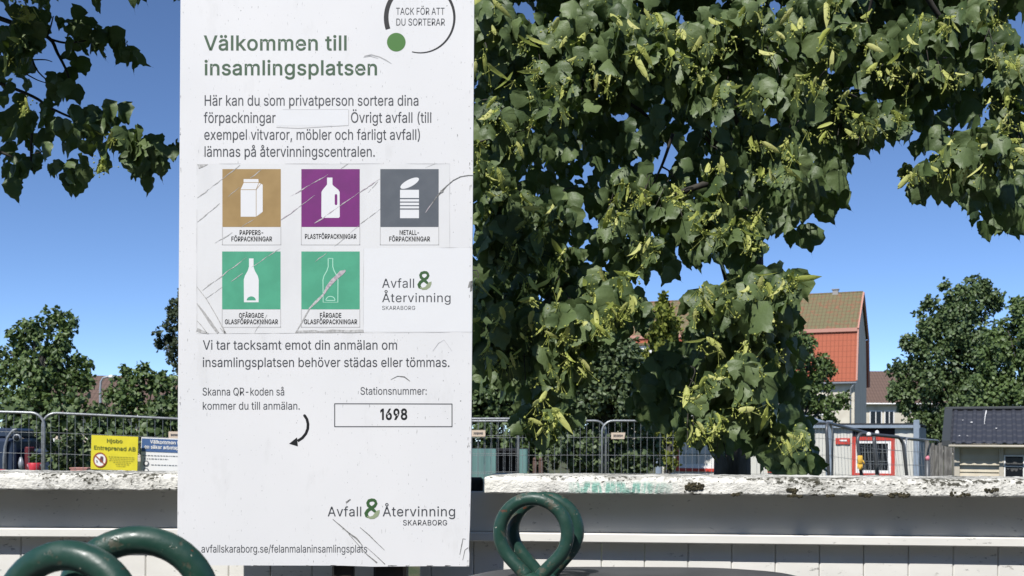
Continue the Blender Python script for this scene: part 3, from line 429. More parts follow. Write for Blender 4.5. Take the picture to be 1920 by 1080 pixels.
def sign_mats():
    m = bpy.data.materials.new("weathered white sign paint"); m.use_nodes = True
    n = NT(m)
    base = n.mix(n.ramp(n.noise(2.2, 3), .35, .65), (.74, .745, .75), (.785, .785, .785))
    streak = n.ramp(n.noise(230, 3, (1, 1, .2), .6), .655, .71)
    where = n.ramp(n.noise(3.1, 4, None, .6, 3), .40, .58)
    c = n.mix(n.math('MULTIPLY', n.math('MULTIPLY', streak, where), .85), base, (.16, .16, .15))
    spots = n.ramp(n.noise(150, 2, None, .5, 9), .725, .745)
    c = n.mix(n.math('MULTIPLY', spots, .75), c, (.12, .12, .11))
    dirt = n.ramp(n.noise(14, 5, (1, 1, .35), .6, 5), .58, .75, 0, .22)
    c = n.mix(dirt, c, (.42, .42, .40))
    n.color(c); n.b.inputs["Roughness"].default_value = .42
    n.bump(n.noise(30, 4, (1, 1, .5)), .06, .004)
    return m
M_SIGN = sign_mats()
M_SHEET = mat("white sticker sheet", (.75, .755, .755), .38, col2=(.68, .685, .69), scale=9, lo=.5, hi=.75, stretch=(1, 1, .4), bump=.05, bscale=25)
M_PATCH = mat("newer white sticker", (.78, .79, .80), .35, bump=.05, bscale=14)
M_EDGE = mat("sticker edge grime", (.52, .52, .52), .8)
M_SCR = mat("scraped grey", (.38, .375, .365), .85, col2=(.56, .56, .55), scale=120)
M_SCRD = mat("dark scratch", (.12, .12, .115), .85, col2=(.3, .3, .29), scale=160)
M_SCRL = mat("pale scuff", (.36, .31, .35), .8, col2=(.55, .5, .52), scale=150)
M_INK = mat("dark grey print", (.055, .06, .07), .5)
M_BLACK = mat("black print", (.012, .013, .015), .45)
M_GRN = mat("sign green print", (.050, .105, .056), .5)
M_DOT = mat("bright green print", (.062, .19, .035), .45)
M_LOGO1 = mat("logo dark green", (.04, .11, .035), .5)
M_LOGO2 = mat("logo pale green", (.30, .36, .22), .5)
M_TAN = mat("tan tile print", (.38, .255, .105), .45, col2=(.34, .225, .09), scale=20)
M_PUR = mat("purple tile print", (.195, .022, .185), .45, col2=(.17, .022, .165), scale=20)
M_GRY = mat("grey tile print", (.115, .13, .15), .45, col2=(.10, .115, .135), scale=20)
M_TEAL = mat("green tile print", (.085, .39, .24), .45, col2=(.075, .35, .215), scale=20)
M_MINT = mat("mint line print", (.42, .74, .58), .45)
M_STEEL = mat("dark painted steel post", (.018, .018, .018), .5, col2=(.05, .035, .025), scale=9, bump=.2)

sign = thing("information_sign", P(610, 1062, DS) * Vector((1, 1, 0)) if False else Vector((P(610, 1062, DS).x, DS, 0)),
             "tall weathered white recycling information board with coloured pictograms and green heading", "sign")
# board
front = [(341, -190), (890.5, -190), (889, 0), (887, 300), (885.5, 480), (886, 520), (883, 900), (881, 985), (880, 1003), (879, 1030), (880, 1038),
         (879.5, 1062), (800, 1061.5), (700, 1062.5), (640, 1060.5), (333, 1060), (332.5, 1000), (334, 700), (336, 400), (338.5, 0)]
mb = MB()
vs, tr = tess([front])
n_ = len(vs)
mb.add([P(x, y, DS) for x, y in vs] + [P(x, y, DS) + Vector((0, .02, 0)) for x, y in vs],
       tr + [tuple(i + n_ for i in reversed(t)) for t in tr] + [(i, (i + 1) % n_, (i + 1) % n_ + n_, i + n_) for i in range(n_)])
board_mb = mb
for (u0, u1) in ((622, 662), (700, 760)):
    mb = MB()
    a = P(u0, 1000, DS + .02).x; b = P(u1, 1000, DS + .02).x
    mb.bevbox(a, b, DS + .022, DS + .062, 0, 2.9, .006)
    mb.build("post", M_STEEL, sign)
# ring mark with dot and words
mb = MB()
f = at_depth(1.2)
pts = ell(788, 33, 66, 66, 60, -165 + 0, 104)
# screen rows grow downwards: angle 104 deg is the lower left end
n2 = len(pts)
wid = [9.0 - 7.2 * min(1, max(0, (i / (n2 - 1)) * 1.08)) for i in range(n2)]
strip(mb, ell(788, 33, 64, 66, 60, -199, 104), [9.2 - 7.4 * (i / 60) for i in range(61)], f)
mb.build("ring_mark", M_BLACK, sign)
mb = MB(); mb.poly([ell(743, 79, 17.5, 17.5)], f); mb.build("green_dot", M_DOT, sign)
mb = MB()
text(mb, "TACK FÖR ATT", 742, 27.5, 13, 92, 1.5, 0, f); text(mb, "DU SORTERAR", 742, 47.8, 13, 92.5, 1.5, 0, f)
mb.build("ring_words", M_INK, sign)
for s, b, w in (("Välkommen till", 94, 270), ("insamlingsplatsen", 140.5, 327)):
    mb = MB(); text(mb, s, 382, b, 27, w, 6.5, 0, f, 9)
    mb.build("heading", M_GRN, sign)
mb = MB()
for s, x, b, w in (("Här kan du som privatperson sortera dina", 382, 198, 404), ("förpackningar", 382, 230.3, 135), ("Övrigt avfall (till", 657, 230, 153),
                   ("exempel vitvaror, möbler och farligt avfall)", 382, 262, 408), ("lämnas på återvinningscentralen.", 382, 293.8, 322)):
    text(mb, s, x, b, 19.5, w, 1.8, 0, f)
mb.build("sorting_paragraph", M_INK, sign)
mb = MB()
mb.poly([rect(518, 205.5, 653.5, 236)], at_depth(.8))
mb.build("cover_sticker", M_PATCH, sign)
mb = MB()
strip(mb, [(518, 238.5), (560, 240.5), (600, 238), (653, 235)], [1.3, 1.6, 1.2, 1.0], at_depth(1.4))
strip(mb, [(653.5, 205.5), (653.5, 235)], .9, at_depth(1.4)); strip(mb, [(530, 205.5), (653, 205)], .6, at_depth(1.4))
mb.build("cover_sticker_edge", M_EDGE, sign)
# pictogram sheet
mb = MB()
mb.poly([[(369, 307), (843, 307), (843, 468), (886, 468), (885, 622), (680, 624), (369, 625.5)]], at_depth(.6))
mb.build("pictogram_sheet", M_SHEET, sign)
mb = MB(); mb.poly([[(682, 466), (882, 464.5), (884, 622), (680, 622)]], at_depth(1.0)); mb.build("logo_sticker", M_PATCH, sign)

tiles = [("paper", 417, 317, M_TAN, [("PAPPERS-", 440.3, 46), ("FÖRPACKNINGAR", 452.3, 77)]),
         ("plastic", 565, 317, M_PUR, [("PLASTFÖRPACKNINGAR", 447.6, 97)]),
         ("metal", 713, 317, M_GRY, [("METALL-", 440.3, 38), ("FÖRPACKNINGAR", 452.3, 77)]),
         ("clear glass", 416.5, 471.5, M_TEAL, [("OFÄRGADE", 595.6, 47), ("GLASFÖRPACKNINGAR", 607.6, 100)]),
         ("coloured glass", 565, 471.5, M_TEAL, [("FÄRGADE", 595.6, 41), ("GLASFÖRPACKNINGAR", 607.6, 100)])]
lab = {"paper": "tan pictogram tile with a white carton", "plastic": "purple pictogram tile with a white plastic bottle", "metal": "grey pictogram tile with a white open can",
       "clear glass": "green pictogram tile with a solid white glass bottle", "coloured glass": "green pictogram tile with an outlined glass bottle"}
def z2(x, y): return (330 + x / 3.273, 300 + y / 3.273)
for kind, x, y, m, cap in tiles:
    w = 109.5
    mb = MB()
    mb.poly([rect(x, y, x + w, y + 108.5)], at_depth(1.4))
    t = mb.build("pictogram_tile", m, sign); t["label"] = lab[kind]
    mb = MB()
    for a, b in (((x, y + 108), (x, y + 142)), ((x + w, y + 108), (x + w, y + 142)), ((x - .7, y + 142), (x + w + .7, y + 142))):
        strip(mb, [a, b], 1.5, at_depth(1.6))
    mb.build("caption_box", M_EDGE, t)
    mb = MB()
    for s, b, wd in cap:
        text(mb, s, x + w / 2, b, 8.6, wd, 9, 0, at_depth(1.8), 8, 'c')
    mb.build("caption", M_BLACK, t)
    mb = MB(); g = at_depth(2.0); g2 = at_depth(2.3)
    if kind == "paper":
        mb.poly([[z2(*p) for p in ((397, 348), (397, 180), (415, 142), (415, 117), (505, 117), (508, 140), (532, 151), (532, 318), (492, 348))]], g, 0)
        for l in (((397, 182), (492, 182)), ((492, 182), (492, 348)), ((492, 182), (508, 140)), ((413, 138), (508, 138)), ((492, 182), (520, 147))):
            strip(mb, [z2(*p) for p in l], 1.0, g2, 1)
    elif kind == "plastic":
        o = [(927, 108), (960, 108), (960, 150), (966, 158), (996, 182), (1004, 196), (1005, 348), (999, 355), (899, 355), (892, 348), (893, 196), (901, 182), (921, 158), (927, 150)]
        h = ell(982, 217, 8, 8, 12, 180, 360) + ell(982, 269, 8, 8, 12, 0, 180)
        mb.poly([[z2(*p) for p in o], [z2(*p) for p in h]], g, 0)
    elif kind == "metal":
        mb.poly([[z2(*p) for p in ell(1434, 142, 63, 22, 36, 0, 360, -27)]], g, 0)
        for a, b in ((183, 233), (241, 255), (262, 277), (284, 297), (305, 357)):
            mb.poly([[z2(*p) for p in rect(1375, a, 1491, b)]], g, 0)
    else:
        dx = 0 if kind == "clear glass" else 486
        o = [(448, 604), (476, 604), (476, 655), (484, 680), (502, 712), (508, 735), (507, 873), (417, 873), (416, 735), (422, 712), (440, 680), (448, 655)]
        o = [z2(p[0] + dx, p[1]) for p in o]
        arc = [z2(p[0] + dx, p[1]) for p in ell(462, 862, 28, 25, 20, 180, 360)]
        if not dx:
            mb.poly([o, arc], g, 0)
        else:
            strip(mb, o + [o[0]], 1.6, g, 0)
            strip(mb, arc + [arc[0]], 1.5, g, 0)
    mb.build("pictogram", [M_PATCH if kind != "coloured glass" else M_MINT, m], t)

def ampersand(cx, top, h, name, par):
    """figure-of-eight leaf mark: dark loops, pale leaf at the lower right"""
    s = h / 36.0
    f1, f2 = at_depth(1.8), at_depth(2.1)
    A = MB()
    strip(A, [(cx + (x) * s, top + y * s) for x, y in
              [(8, 6), (5, 3), (1, 2.6), (-4, 4), (-6, 8), (-5, 12), (0, 16.5), (6, 22), (10, 26)]], [5 * s, 5.2 * s, 5.4 * s, 5.4 * s, 5.6 * s, 5.6 * s, 6 * s, 5 * s, 2 * s], f1, 0)
    strip(A, [(cx + x * s, top + y * s) for x, y in [(7.6, 5), (8.6, 8.5), (6, 13), (0, 17), (-6, 21), (-9, 26), (-7.5, 30.5), (-4, 33)]],
          [3.5 * s, 5 * s, 5.4 * s, 5.6 * s, 6 * s, 6.4 * s, 6 * s, 3 * s], at_depth(1.95), 0)
    strip(A, [(cx + x * s, top + y * s) for x, y in [(-7, 31), (-2, 33.5), (4, 32.5), (9, 28), (12, 23), (14.5, 20)]], [2 * s, 4.4 * s, 6 * s, 8 * s, 6 * s, .5 * s], f2, 1)
    A.build(name, [M_LOGO1, M_LOGO2], par)
def logo_part(name, rows, amp):
    g = at_depth(1.6)
    mb = MB()
    for s, x, b, cap, w, bold, tr_ in rows: text(mb, s, x, b, cap, w, bold, 0, g, tr_)
    o = mb.build(name, M_INK, sign)
    ampersand(*amp, "ampersand_mark", o)
logo_part("logo", [("Avfall", 716, 539.5, 17, 62, 1, 10), ("Återvinning", 716, 566.5, 16.5, 130.5, 1, 10), ("SKARABORG", 716, 581, 7.4, 63, 1, 14)], (794.5, 508, 36))
logo_part("logo", [("Avfall", 614, 968, 18, 65, 1, 10), ("Återvinning", 717, 968, 18, 138, 1, 10), ("SKARABORG", 755, 985, 10, 84, 3, 14)], (696, 934.5, 39))
mb = MB()
text(mb, "Vi tar tacksamt emot din anmälan om", 380, 655.5, 17.5, 366, 1.8, 0, f)
text(mb, "insamlingsplatsen behöver städas eller tömmas.", 379, 688, 17.5, 465, 1.8, 0, f)
mb.build("report_paragraph", M_INK, sign)
mb = MB()
text(mb, "Skanna QR-koden så", 379, 741.5, 14.5, 155, 1, 0, f); text(mb, "kommer du till anmälan.", 379, 768, 14.5, 184, 1, 0, f)
mb.build("scan_paragraph", M_INK, sign)
mb = MB(); text(mb, "avfallskaraborg.se/felanmalaninsamlingsplats", 377, 1036, 14.2, 312, 1, 0, f); mb.build("web_address", M_INK, sign)
mb = MB(); text(mb, "Stationsnummer:", 675, 740, 14, 126, 1, 0, f); mb.build("station_caption", M_INK, sign)
mb = MB()
for a, b in (((627, 757), (848, 757.5)), ((627, 800), (848, 800)), ((627.5, 757), (627.5, 800)), ((847.5, 757), (847.5, 800))):
    strip(mb, [a, b], 1.7, f)
nb = mb.build("number_box", M_INK, sign)
mb = MB(); text(mb, "1698", 711, 786.5, 19.5, 53.5, 13, 0, f, 6); mb.build("number", M_BLACK, nb)
mb = MB()
arcp = [(571, 779), (575.5, 786), (577.5, 795), (577, 804), (573.5, 813), (567, 821), (558, 827)]
strip(mb, arcp, 5.2, f); mb.poly([ell(571, 779.3, 2.6, 2.6, 14)], at_depth(1.35)); mb.poly([[(542, 832), (557, 820), (558.5, 837)]], at_depth(1.3))
mb.build("arrow_mark", M_BLACK, sign)

# scrapes and cracks
def ragged(mb, a, b, w, g, mi, gap=.25, seg=9, jit=1.2):
    L = math.hypot(b[0] - a[0], b[1] - a[1]); n = max(2, int(L / seg))
    ca = (a, b)
    k = 0
    while k < n:
        m = random.randint(1, 4)
        if random.random() > gap:
            e = min(k + m, n)
            pts = []
            for i in range(k, e + 1):
                t = i / n
                pts.append((a[0] + (b[0] - a[0]) * t + random.uniform(-jit, jit) * .6, a[1] + (b[1] - a[1]) * t + random.uniform(-jit, jit) * .6))
            ws = [w * random.uniform(.35, 1.25) for _ in pts]; ws[0] *= .3; ws[-1] *= .3
            strip(mb, pts, ws, g, mi)
        k += m
mb = MB(); g = at_depth(2.7)
for a, b, w, gp in (((130, 235), (395, 30), 2.4, .15), ((130, 380), (550, 35), 1.6, .45), ((130, 578), (400, 412), 1.8, .15), ((400, 412), (640, 260), 1.2, .6),
                    ((160, 800), (430, 600), 1.6, .2), ((185, 848), (640, 540), 1.4, .35), ((1130, 395), (1255, 300), 1.6, .1), ((950, 550), (1130, 395), 1.3, .4), ((780, 680), (950, 550), 1.2, .5),
                    ((480, 1060), (560, 950), 1.4, .2), ((1530, 50), (1600, 20), 1.4, .2), ((1010, 55), (1060, 22), 1.6, .1), ((1180, 200), (1240, 130), 1.6, .2)):
    ragged(mb, z2(*a), z2(*b), w, g, 0, gp)
for a, b, w, gp in (((700, 330), (850, 215), 2.2, .1), ((700, 225), (1010, 45), 1.6, .3), ((850, 390), (1250, 115), 2.2, .15), ((640, 372), (700, 330), 1.8, .2),
                    ((1530, 325), (1600, 225), 2.0, .1), ((1430, 150), (1590, 25), 1.3, .3)):
    ragged(mb, z2(*a), z2(*b), w, at_depth(2.9), 2, gp)
strip(mb, [z2(*p) for p in ((1560, 285), (1600, 225), (1632, 190), (1660, 160), (1700, 125), (1745, 102), (1790, 94), (1826, 94))], [1, 2, 3.4, 1.8, 1.6, 1.5, 1.5, 1.2], at_depth(3.1), 1)
mb.poly([[z2(*p) for p in ((1622, 185), (1640, 182), (1642, 196), (1628, 204))]], at_depth(3.2), 1)
mb.poly([[z2(*p) for p in ((130, 26), (198, 26), (172, 40), (140, 54))]], g, 0)
for pts, w in ((((128, 880), (165, 930), (210, 995), (258, 1062)), (2, 4, 6, 5)), (((128, 778), (185, 850), (250, 960), (305, 1064)), (1.2, 1.6, 1.8, 3)),
               (((128, 985), (160, 1020), (190, 1062)), (1, 1.6, 1.2)), (((128, 1040), (150, 1050), (200, 1065)), (7, 6, 2)), (((270, 1030), (300, 1062)), (1, 4))):
    strip(mb, [z2(*p) for p in pts], list(w), g, 0)
strip(mb, [z2(*p) for p in ((732, 1062), (770, 1000), (820, 910), (860, 870), (905, 825))], [1.5, 2.2, 2.6, 5, 3.5], g, 0)
strip(mb, [z2(*p) for p in ((905, 825), (930, 780), (965, 738), (985, 720), (1015, 692), (1040, 678))], [3, 6, 8, 7, 9, 3], at_depth(2.85), 2)
mb.poly([[z2(*p) for p in ((735, 1060), (745, 1047), (850, 1043), (880, 1049), (960, 1040), (1060, 1044), (1150, 1040), (1152, 1058), (950, 1059))]], at_depth(2.8), 0)
# edge lines of the sheet and the sticker
for a, b in (((369, 307), (843, 307)), ((369, 307), (369, 625.5)), ((843, 307), (843, 466)), ((369, 625.5), (885, 623)), ((682, 466), (884, 464)), ((682, 466), (681, 622))):
    ragged(mb, a, b, .9, at_depth(1.9), 3, .12, 20, .3)
z3 = lambda x, y: (330 + x / 2.348, 620 + y / 2.348)
for pts, w in ((((690, 830), (720, 855), (760, 890), (795, 915), (820, 945)), (1, 1.8, 2.2, 3, 1)), (((760, 895), (800, 940), (840, 985), (885, 1022)), (.8, 1, 1.4, 2.6)), (((810, 866), (850, 900), (880, 930), (918, 966)), (.8, 1.6, 1.2, .8)),
               (((840, 955), (880, 990), (920, 1028)), (.6, 1, 1.5)), (((945, 215), (975, 200), (1005, 203), (1030, 222)), (.6, 1.2, 2, 1)), (((748, 757), (768, 742)), (3, 2)),
               (((1130, 90), (1155, 55), (1180, 40), (1215, 90)), (.5, .7, .7, .5)), (((1262, 1010), (1272, 965), (1286, 955)), (1, 1.2, 1))):
    strip(mb, [z3(*p) for p in pts], list(w), g, 1 if w[0] != .5 else 3)
z1 = lambda x, y: (330 + x / 3.43, y / 3.43)
strip(mb, [z1(*p) for p in ((1210, 360), (1255, 350), (1310, 365), (1350, 385), (1385, 408))], [1, 2.2, 1.6, 2, .6], g, 3)
strip(mb, [z1(*p) for p in ((1205, 368), (1250, 360), (1300, 375))], [.5, 1.0, .5], g, 3)
for _ in range(46):     # chips along the right and left edges
    y = random.uniform(0, 1060)
    x = random.choice((884.5 - y * .006, 341.5 - y * .006)) + random.uniform(-2.5, 2)
    l = random.uniform(1, 9) * random.random()
    strip(mb, [(x, y), (x + random.uniform(-.8, .8), y + l + 1)], [random.uniform(.7, 1.8), .4], g, random.choice((0, 1, 3)))
for _ in range(14):
    x = random.uniform(340, 880); strip(mb, [(x, 1060.5), (x + random.uniform(2, 16), 1060.2)], [random.uniform(.8, 2.4), .5], g, random.choice((0, 1)))
mb.poly([[(880, 528), (886, 526), (885, 545), (881, 547), (882, 538), (877, 540)]], at_depth(3), 1)
strip(mb, [(862, 1040), (866, 1020), (868, 1010), (873, 1011)], [1, 1.5, 1.2, 1], g, 1)
board_mb.add(mb.v, mb.f)
board_mb.m[-len(mb.m):] = [i + 1 for i in mb.m]
board_mb.build("board", [M_SIGN, M_SCR, M_SCRD, M_SCRL, M_EDGE], sign)

# ================================================================== white wooden walls
def wall_mats():
    m = bpy.data.materials.new("flaking white coping"); m.use_nodes = True
    n = NT(m); xyz = n.sep()
    c = n.mix(n.ramp(n.noise(9, 3), .3, .7), (.79, .775, .71), (.69, .675, .61))
    rough = n.noise(55, 6, (.8, 1, 1), .65)
    big = n.noise(7, 4, None, .55, 2)
    th = n.math('ADD', rough, n.math('MULTIPLY', n.math('SUBTRACT', big, .5), .8))
    top = n.ramp(xyz[2], 1.478, 1.503, 0, .16)
    th = n.math('ADD', th, top)
    c = n.mix(n.ramp(th, .595, .69, 0, .8), c, (.36, .35, .31))
    lich = n.noise(120, 4, (.7, 1, 1), .6, 7)
    th2 = n.math('ADD', lich, n.math('MULTIPLY', n.math('SUBTRACT', big, .5), .7))
    th2 = n.math('ADD', th2, n.math('MULTIPLY', top, .7))
    c = n.mix(n.ramp(th2, .635, .70), c, (.07, .068, .05))
    n.color(c); n.b.inputs["Roughness"].default_value = .85
    n.bump(n.math('ADD', rough, lich), .7, .006)
    t = m.copy(); t.name = "flaking white coping with teal smear"
    n2 = NT(t); x2 = n2.sep()
    b_in = t.node_tree.nodes["Principled BSDF"].inputs["Base Color"].links[0].from_socket
    a1 = n2.ramp(x2[0], .22, .27); a2 = n2.ramp(x2[0], .44, .53, 1, 0)
    a3 = n2.ramp(x2[2], 1.453, 1.462, .2, 1); a4 = n2.ramp(x2[2], 1.482, 1.492, 1, 0)
    msk = n2.math('MULTIPLY', n2.math('MULTIPLY', a1, a2), n2.math('MULTIPLY', a3, a4))
    st = n2.ramp(n2.noise(90, 4, (1, 1, .25), .6), .40, .52)
    c2 = n2.mix(n2.math('MULTIPLY', n2.math('MULTIPLY', msk, st), .85), b_in, (.16, .42, .33))
    n2.color(c2)
    f = bpy.data.materials.new("aged white boards"); f.use_nodes = True
    n = NT(f)
    c = n.mix(n.ramp(n.noise(5, 4, (1, 1, 2)), .35, .7), (.78, .765, .71), (.70, .685, .635))
    d = n.math('MULTIPLY', n.ramp(n.noise(60, 4, (.7, 1, 1.6), .6), .61, .70), n.ramp(n.noise(6, 3, None, .5, 4), .45, .58))
    c = n.mix(n.math('MULTIPLY', d, .7), c, (.14, .135, .12))
    n.color(c); n.b.inputs["Roughness"].default_value = .55
    n.bump(n.noise(30, 4, (.25, 1, 1)), .12, .004)
    return m, t, f
M_COP, M_COPT, M_BOARD = wall_mats()
M_MOSS = mat("brown moss", (.07, .058, .03), .95, col2=(.03, .028, .015), scale=90, bump=.8, bscale=200)

def sweep_coping(x0, x1, y0, y1, z0, z1, seed):
    """rounded coping with slightly uneven edges"""
    rg = random.Random(seed)
    r = .017
    prof = []
    for (cy, cz, a0, rr) in ((y0 + r, z1 - r, 180, r), (y1 - r, z1 - r, 90, r), (y1 - .006, z0 + .006, 0, .006), (y0 + .006, z0 + .006, -90, .006)):
        # go round: front-top, back-top, back-bottom, front-bottom
        for i in range(6):
            t = R(a0 - 90 * i / 5)
            prof.append((cy + math.cos(t) * rr, cz + math.sin(t) * rr))
    n = len(prof)
    xs = [x0, x0 + .002, x0 + .006, x0 + .013, x0 + .022]
    ins = [.020, .010, .005, .0018, 0]
    x = x0 + .022
    while x < x1 - .035: x += .012; xs.append(x); ins.append(0)
    for d, i in ((.022, 0), (.013, .0018), (.006, .005), (.002, .010), (0, .020)): xs.append(x1 - d); ins.append(i)
    ph = [rg.uniform(0, 6) for _ in range(8)]
    cy, cz = (y0 + y1) / 2, (z0 + z1) / 2
    mb = MB(); vs = []
    for x, i in zip(xs, ins):
        wob = .0011 * math.sin(x * 23 + ph[0]) + .0009 * math.sin(x * 61 + ph[1]) + .0006 * math.sin(x * 147 + ph[2])
        for k, (y, z) in enumerate(prof):
            jy = rg.uniform(-1, 1) * .0009; jz = rg.uniform(-1, 1) * .0009
            if i:
                y = min(max(y, y0 + i), y1 - i); z = min(max(z, z0 + i * .4), z1 - i)
            vs.append((x, y + (wob if y < cy else 0) + jy, z + jz + (wob * .6 if z > cz else 0)))
    fs = [(a * n + k, a * n + (k + 1) % n, (a + 1) * n + (k + 1) % n, (a + 1) * n + k) for a in range(len(xs) - 1) for k in range(n)]
    fs.append(tuple(range(n))); fs.append(tuple((len(xs) - 1) * n + k for k in reversed(range(n))))
    mb.add(vs, fs)
    return mb

def make_wall(loc, rz, x0, x1, cop0, cop1, cmat, label, seed, moss=()):
    w = thing("garden_wall", loc, label, "wall", "white boarded walls", rz)
    sweep_coping(cop0, cop1, 0, .25, 1.455, 1.503, seed).build("coping", cmat, w, True, True)
    mb = MB(); mb.bevbox(x0, x1, .10, .135, 1.3425, 1.4545, .002); mb.build("fascia", M_BOARD, w, False, True)
    mb = MB(); mb.bevbox(x0, x1, .080, .15, 1.3165, 1.342, .003); mb.build("ledge", M_BOARD, w, False, True)
    mb = MB()
    x = x0 + ((.085 - x0) % .1205) - .1205
    while x < x1:
        a, b = max(x, x0), min(x + .1192, x1)
        if b - a > .01: mb.bevbox(a, b, .124 + random.uniform(-.0008, .0008), .146, .03, 1.316, .003)
        x += .1205
    mb.build("boards", M_BOARD, w, False, True)
    mb = MB()
    xx = x0 + .05
    while xx < x1:
        mb.box(xx, xx + .08, .152, .23, 0, 1.4545); xx += 1.1
    mb.build("studs", M_BOARD, w, False, True)
    if moss:
        mb = MB()
        for (mx, mz, sx, sz, num) in moss:
            for _ in range(num):
                a = random.uniform(0, 6.28); q = math.sqrt(random.random())
                px, pz = mx + math.cos(a) * q * sx, mz + math.sin(a) * q * sz
                r = random.uniform(.0018, .0048)
                py = -.0005 if pz < 1.486 else (pz - 1.486) * .8
                vs = []
                for th in range(0, 180, 45):
                    for phi in range(0, 360, 72):
                        vs.append((px + r * math.sin(R(th + 22)) * math.cos(R(phi)) * 1.3, py + r * math.sin(R(th + 22)) * math.sin(R(phi)) * .7, pz + r * math.cos(R(th + 22))))
                fs = [(t * 5 + k, t * 5 + (k + 1) % 5, (t + 1) * 5 + (k + 1) % 5, (t + 1) * 5 + k) for t in range(3) for k in range(5)] + [(0, 1, 2, 3, 4), (19, 18, 17, 16, 15)]
                mb.add(vs, fs)
        mb.build("moss", M_MOSS, w, False, True)
    return w

rw0 = Vector(((905 - 960) / F * 2.895, 2.895, 0)); rw1 = Vector(((1920 - 960) / F * 2.80, 2.80, 0))
rrz = math.atan2(rw1.y - rw0.y, rw1.x - rw0.x)
def rwx(u): return (u - 905) / 1015 * (rw1 - rw0).length
moss = [(rwx(1310), 1.478, .026, .010, 60), (rwx(1495), 1.470, .013, .007, 26), (rwx(1390), 1.458, .012, .003, 12), (rwx(1500), 1.455, .02, .004, 16), (rwx(1630), 1.458, .02, .005, 24),
        (rwx(1690), 1.458, .03, .006, 36), (rwx(1800), 1.462, .03, .006, 22), (rwx(1860), 1.474, .02, .006, 14)]
for _ in range(40):
    moss.append((random.uniform(rwx(1350), 3.0), random.choice((1.456, 1.457, 1.49, 1.498)), random.uniform(.003, .012), .002, random.randint(2, 6)))
wall_r = make_wall(rw0, rrz, -.19, 3.3, 0, 3.3, M_COPT, "white boarded wall right of the sign, its coping mossy with a teal smear", 3, moss)
wall_l = make_wall(Vector((-.30, 2.965, 0)), 0.0, -3.1, 0, -3.1, 0, M_COP, "white boarded wall left of the sign, its coping free of moss", 5)
mb = MB()
a, b = P(862, 1000, 3.0).x, P(903, 1000, 3.0).x
gp = thing("timber_post", Vector(((a + b) / 2, 3.08, 0)), "dark timber post in the gap right of the sign board, behind the wall", "post")
mb.bevbox(a - .1, b, 3.07, 3.15, 0, 1.49, .006)
mb.build("post", mat("dark stained timber", (.02, .018, .016), .8, col2=(.035, .03, .025), scale=12, bump=.3), gp)

# ================================================================== recycling containers with lifting loops
M_CONT = mat("dark grey plastic", (.055, .055, .057), .5, col2=(.08, .08, .082), scale=6, bump=.15, bscale=120)
def green_paint():
    m = bpy.data.materials.new("worn green paint on steel"); m.use_nodes = True
    n = NT(m)
    c = n.mix(n.noise(25, 3), (.013, .046, .033), (.021, .064, .046))
    w1 = n.ramp(n.noise(24, 5, None, .65, 1), .575, .625)
    c = n.mix(n.math('MULTIPLY', w1, .8), c, (.085, .08, .055))
    w2 = n.ramp(n.noise(30, 4, None, .6, 4), .645, .675)
    c = n.mix(w2, c, (.13, .042, .018))
    w3 = n.ramp(n.noise(120, 2, None, .5, 8), .73, .75)
    c = n.mix(w3, c, (.4, .38, .3))
    n.color(c)
    n.link(n.ramp(n.noise(60, 4), .35, .7, .30, .6), n.b.inputs["Roughness"])
    n.bump(n.math('SUBTRACT', n.noise(90, 4), w1), .25, .002)
    return m
M_GREEN = green_paint()
def loop_path(c, rm, base_z, h):
    """teardrop of rod: circle on top, legs meeting at the base"""
    d = c.z - base_z
    a = math.acos(rm / d)
    pts = []
    f = Vector((0, 0, -1))
    base = Vector((c.x, c.y, base_z))
    t0 = c + (h * math.sin(a) + f * math.cos(a)) * rm
    t1 = c + (-h * math.sin(a) + f * math.cos(a)) * rm
    for k in range(5): pts.append(base + h * .012 + (t0 - base - h * .012) * (k / 5))
    n = 34
    for k in range(n + 1):
        w = a + (2 * math.pi - 2 * a) * k / n
        pts.append(c + (h * math.sin(w) + f * math.cos(w)) * rm)
    for k in range(1, 6): pts.append(t1 + (base - h * .012 - t1) * (k / 5))
    # soften
    for _ in range(2):
        pts = [pts[0]] + [(pts[i - 1] + pts[i] * 2 + pts[i + 1]) / 4 for i in range(1, len(pts) - 1)] + [pts[-1]]
    return pts
